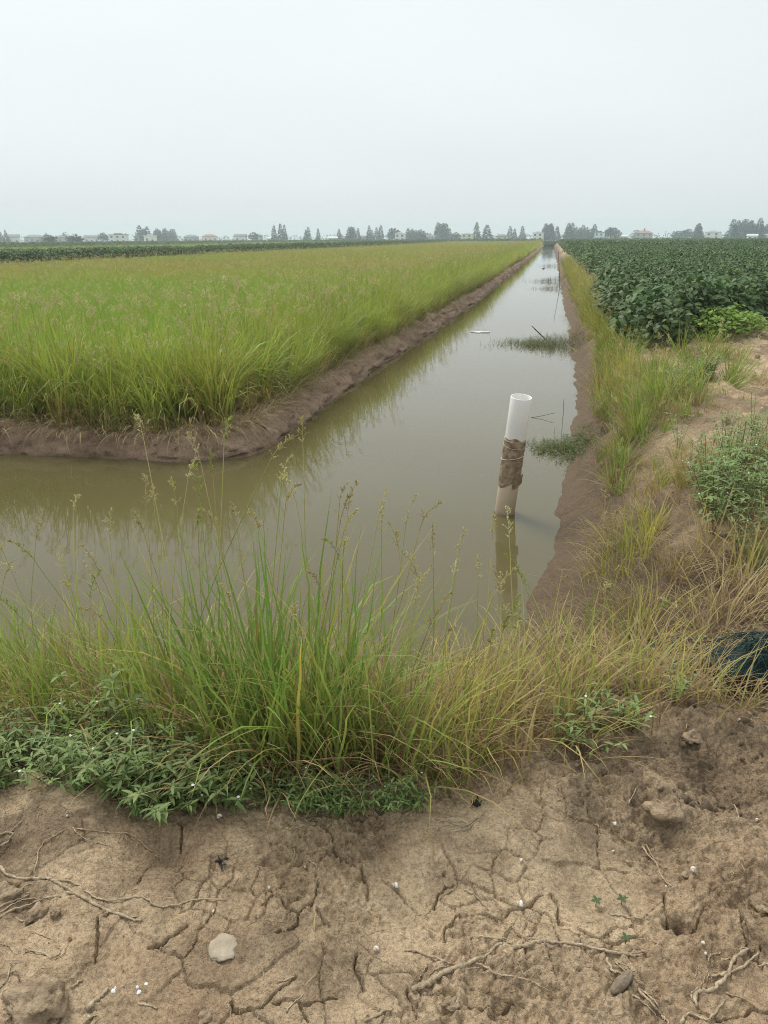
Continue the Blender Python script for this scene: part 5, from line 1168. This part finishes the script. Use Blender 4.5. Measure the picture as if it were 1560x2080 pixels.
# ------------------------------------------------------------------ far houses
def house(px, wpx, hpx, D, label, wall='wall_white', roof='roof_grey', style='gable', name='village_house', extra=None):
    w = wpx * D / 1690; h = hpx * D / 1690 + 1.0; c = far_pt(px, D); d = w * 0.7
    t = thing(name, label, 'house', tuple(c), math.atan2(-c[0], c[1]) + rng.uniform(-.25, .25)); hw = h * (0.72 if style in ('gable', 'hip') else .9)
    mb = MB(); box(mb, -w / 2, w / 2, -d / 2, d / 2, -.2, hw); obj('wall', mb.mesh('house_wall', False), M[wall], t)
    mb = MB(); o_ = .45
    if style in ('gable', 'hip'):
        rx = w / 2 + o_; ry = d / 2 + o_; k = rx if style == 'gable' else rx * .45
        v = [(-rx, -ry, hw - .1), (rx, -ry, hw - .1), (rx, ry, hw - .1), (-rx, ry, hw - .1), (-k, 0, h), (k, 0, h), (-rx, -ry, hw + .08), (rx, -ry, hw + .08), (rx, ry, hw + .08), (-rx, ry, hw + .08)]
        mb.add(v, [(3, 2, 1, 0), (6, 7, 5, 4), (8, 9, 4, 5), (0, 1, 7, 6), (1, 2, 8, 7), (2, 3, 9, 8), (3, 0, 6, 9)], [(7, 8, 5), (9, 6, 4)])
        if style == 'gable':
            g = MB()
            for s in (-1, 1): g.add([(s * (w / 2 - .02), -d / 2, hw), (s * (w / 2 - .02), d / 2, hw), (s * (w / 2 - .02), 0, h - .25), (s * (w / 2 - .25), -d / 2, hw), (s * (w / 2 - .25), d / 2, hw), (s * (w / 2 - .25), 0, h - .25)], [(0, 1, 4, 3), (1, 2, 5, 4), (2, 0, 3, 5)], [(0, 2, 1), (3, 4, 5)])
            obj('gable', g.mesh('house_gable', False), M[wall], t)
    else:
        box(mb, -w / 2 - .35, w / 2 + .35, -d / 2 - .35, d / 2 + .35, hw + .003, hw + .35); box(mb, -w * .22, w * .2, -d * .3, d * .3, hw + .353, h + .5)
    rf = obj('roof', mb.mesh('house_roof', False), M[roof], t)
    if extra == 'spire': m = MB(); tube(m, [(0, 0, h - .4), (0, 0, h + .4), (0, 0, h + 2.2)], [.9, .7, .05], 8); obj('turret', m.mesh('turret', False), M[roof], t)
    if extra == 'blue': m = MB(); box(m, -w / 2 - .5, w / 2 + 3, -d / 2 - 1.5, -d / 2 - .01, 0.0, h * .32); obj('lean_to', m.mesh('lean_to', False), M['blue_sheet'], t)
    nf = 2 if hw > 4.6 else 1; nw = max(2, int(w / 3.2)); fh = hw / nf
    for f in range(nf):
        for k in range(nw):
            x = -w / 2 + w * (k + .5) / nw; z = f * fh + fh * .5
            m = MB()
            if f == 0 and k == nw // 2: box(m, x - .6, x + .6, -d / 2 - .06, -d / 2 + .02, -.15, min(2.2, hw * .7)); obj('door', m.mesh('house_door', False), M['bark'], t); continue
            box(m, x - .65, x + .65, -d / 2 - .05, -d / 2 + .02, z - .65, z + .65); wo = obj('window', m.mesh('house_window', False), M['glass'], t)
            m = MB(); box(m, x - .8, x + .8, -d / 2 - .15, -d / 2 - .004, z - .80, z - .68); obj('sill', m.mesh('window_sill', False), M['wall_white'], wo)
    return t
for a in ((29, 22, 14, 600, 'white gabled house beside two thin conical trees', 'wall_white', 'roof_grey'), (73, 36, 13, 640, 'wide pale house with grey roof behind a dark round bush', 'wall_grey', 'roof_grey', 'hip'), (132, 25, 12, 620, 'pale house with a small roof turret', 'wall_grey', 'roof_grey', 'hip', 'village_house', 'spire'), (190, 28, 12, 620, 'low white house with dark roof beside a round tree', 'wall_white', 'roof_grey'),
          (243, 33, 14, 600, 'two storey white house with red roof line', 'wall_white', 'roof_red', 'flat'), (307, 22, 12, 560, 'bright white block house before the dark tree clump', 'wall_white', 'roof_white', 'flat'), (390, 27, 12, 620, 'pale house with wide hipped roof, left of the next one', 'wall_grey', 'roof_grey', 'hip'), (427, 27, 13, 620, 'pale two storey house with hipped red roof', 'wall_white', 'roof_red', 'hip'), (490, 23, 13, 620, 'white gabled house with grey roof beside a round tree', 'wall_white', 'roof_grey'),
          (527, 15, 12, 660, 'grey flat roofed house left of the tall conical trees', 'wall_grey', 'roof_white', 'flat'), (549, 12, 7, 620, 'small shed under the tall conical trees', 'wall_white', 'roof_white', 'gable', 'village_shed'), (676, 18, 8, 560, 'low bright white gabled shed', 'wall_white', 'roof_white', 'gable', 'village_shed'), (700, 11, 7, 640, 'small grey shed beside the group of four trees', 'wall_grey', 'roof_grey', 'gable', 'village_shed'), (742, 20, 9, 640, 'low farmhouse with broad grey roof', 'wall_grey', 'roof_grey'),
          (813, 20, 14, 570, 'stepped white house next to the hedge-like tree row', 'wall_white', 'roof_white', 'flat'), (875, 20, 9, 660, 'grey roofed farmhouse between two tree clumps', 'wall_grey', 'roof_grey'), (949, 22, 12, 580, 'cream flat roofed house left of a tall conical tree', 'wall_cream', 'roof_white', 'flat'), (1019, 24, 10, 600, 'low cream house with pale roof', 'wall_cream', 'roof_grey', 'hip'), (1092, 20, 14, 570, 'tall white house left of the trees at the canal end', 'wall_white', 'roof_white', 'flat'),
          (1216, 18, 14, 600, 'white flat roofed house with a blue base', 'wall_white', 'roof_grey', 'flat', 'village_house', 'blue'), (1265, 15, 7, 680, 'low pale shed behind the bean field', 'wall_grey', 'roof_white', 'gable', 'village_shed'), (1306, 32, 15, 640, 'large pale house with a pointed roof turret', 'wall_grey', 'roof_red', 'hip', 'village_house', 'spire'), (1445, 27, 13, 580, 'long white flat roofed house above the bean field', 'wall_white', 'roof_white', 'flat'), (1525, 17, 8, 560, 'small white gabled shed before the spiky wood', 'wall_white', 'roof_white', 'gable', 'village_shed'), (1546, 18, 8, 600, 'low pale house at the edge of the spiky wood', 'wall_grey', 'roof_white')):
    house(*a)

# ------------------------------------------------------------------ haze
mb = MB(); box(mb, -1650, 1650, -60, 1950, -2.0, 24.0)
hm, n_, l_ = new_mat('haze'); out = n_.new('ShaderNodeOutputMaterial'); pv = n_.new('ShaderNodeVolumePrincipled')
pv.inputs['Color'].default_value = (0.80, 0.91, 1.0, 1); pv.inputs['Density'].default_value = 0.00068; pv.inputs['Anisotropy'].default_value = 0.2
l_.new(pv.outputs[0], out.inputs['Volume'])
tag(obj('haze', mb.mesh('haze', False), hm), 'thin pale haze over the fields', 'haze', kind='stuff')
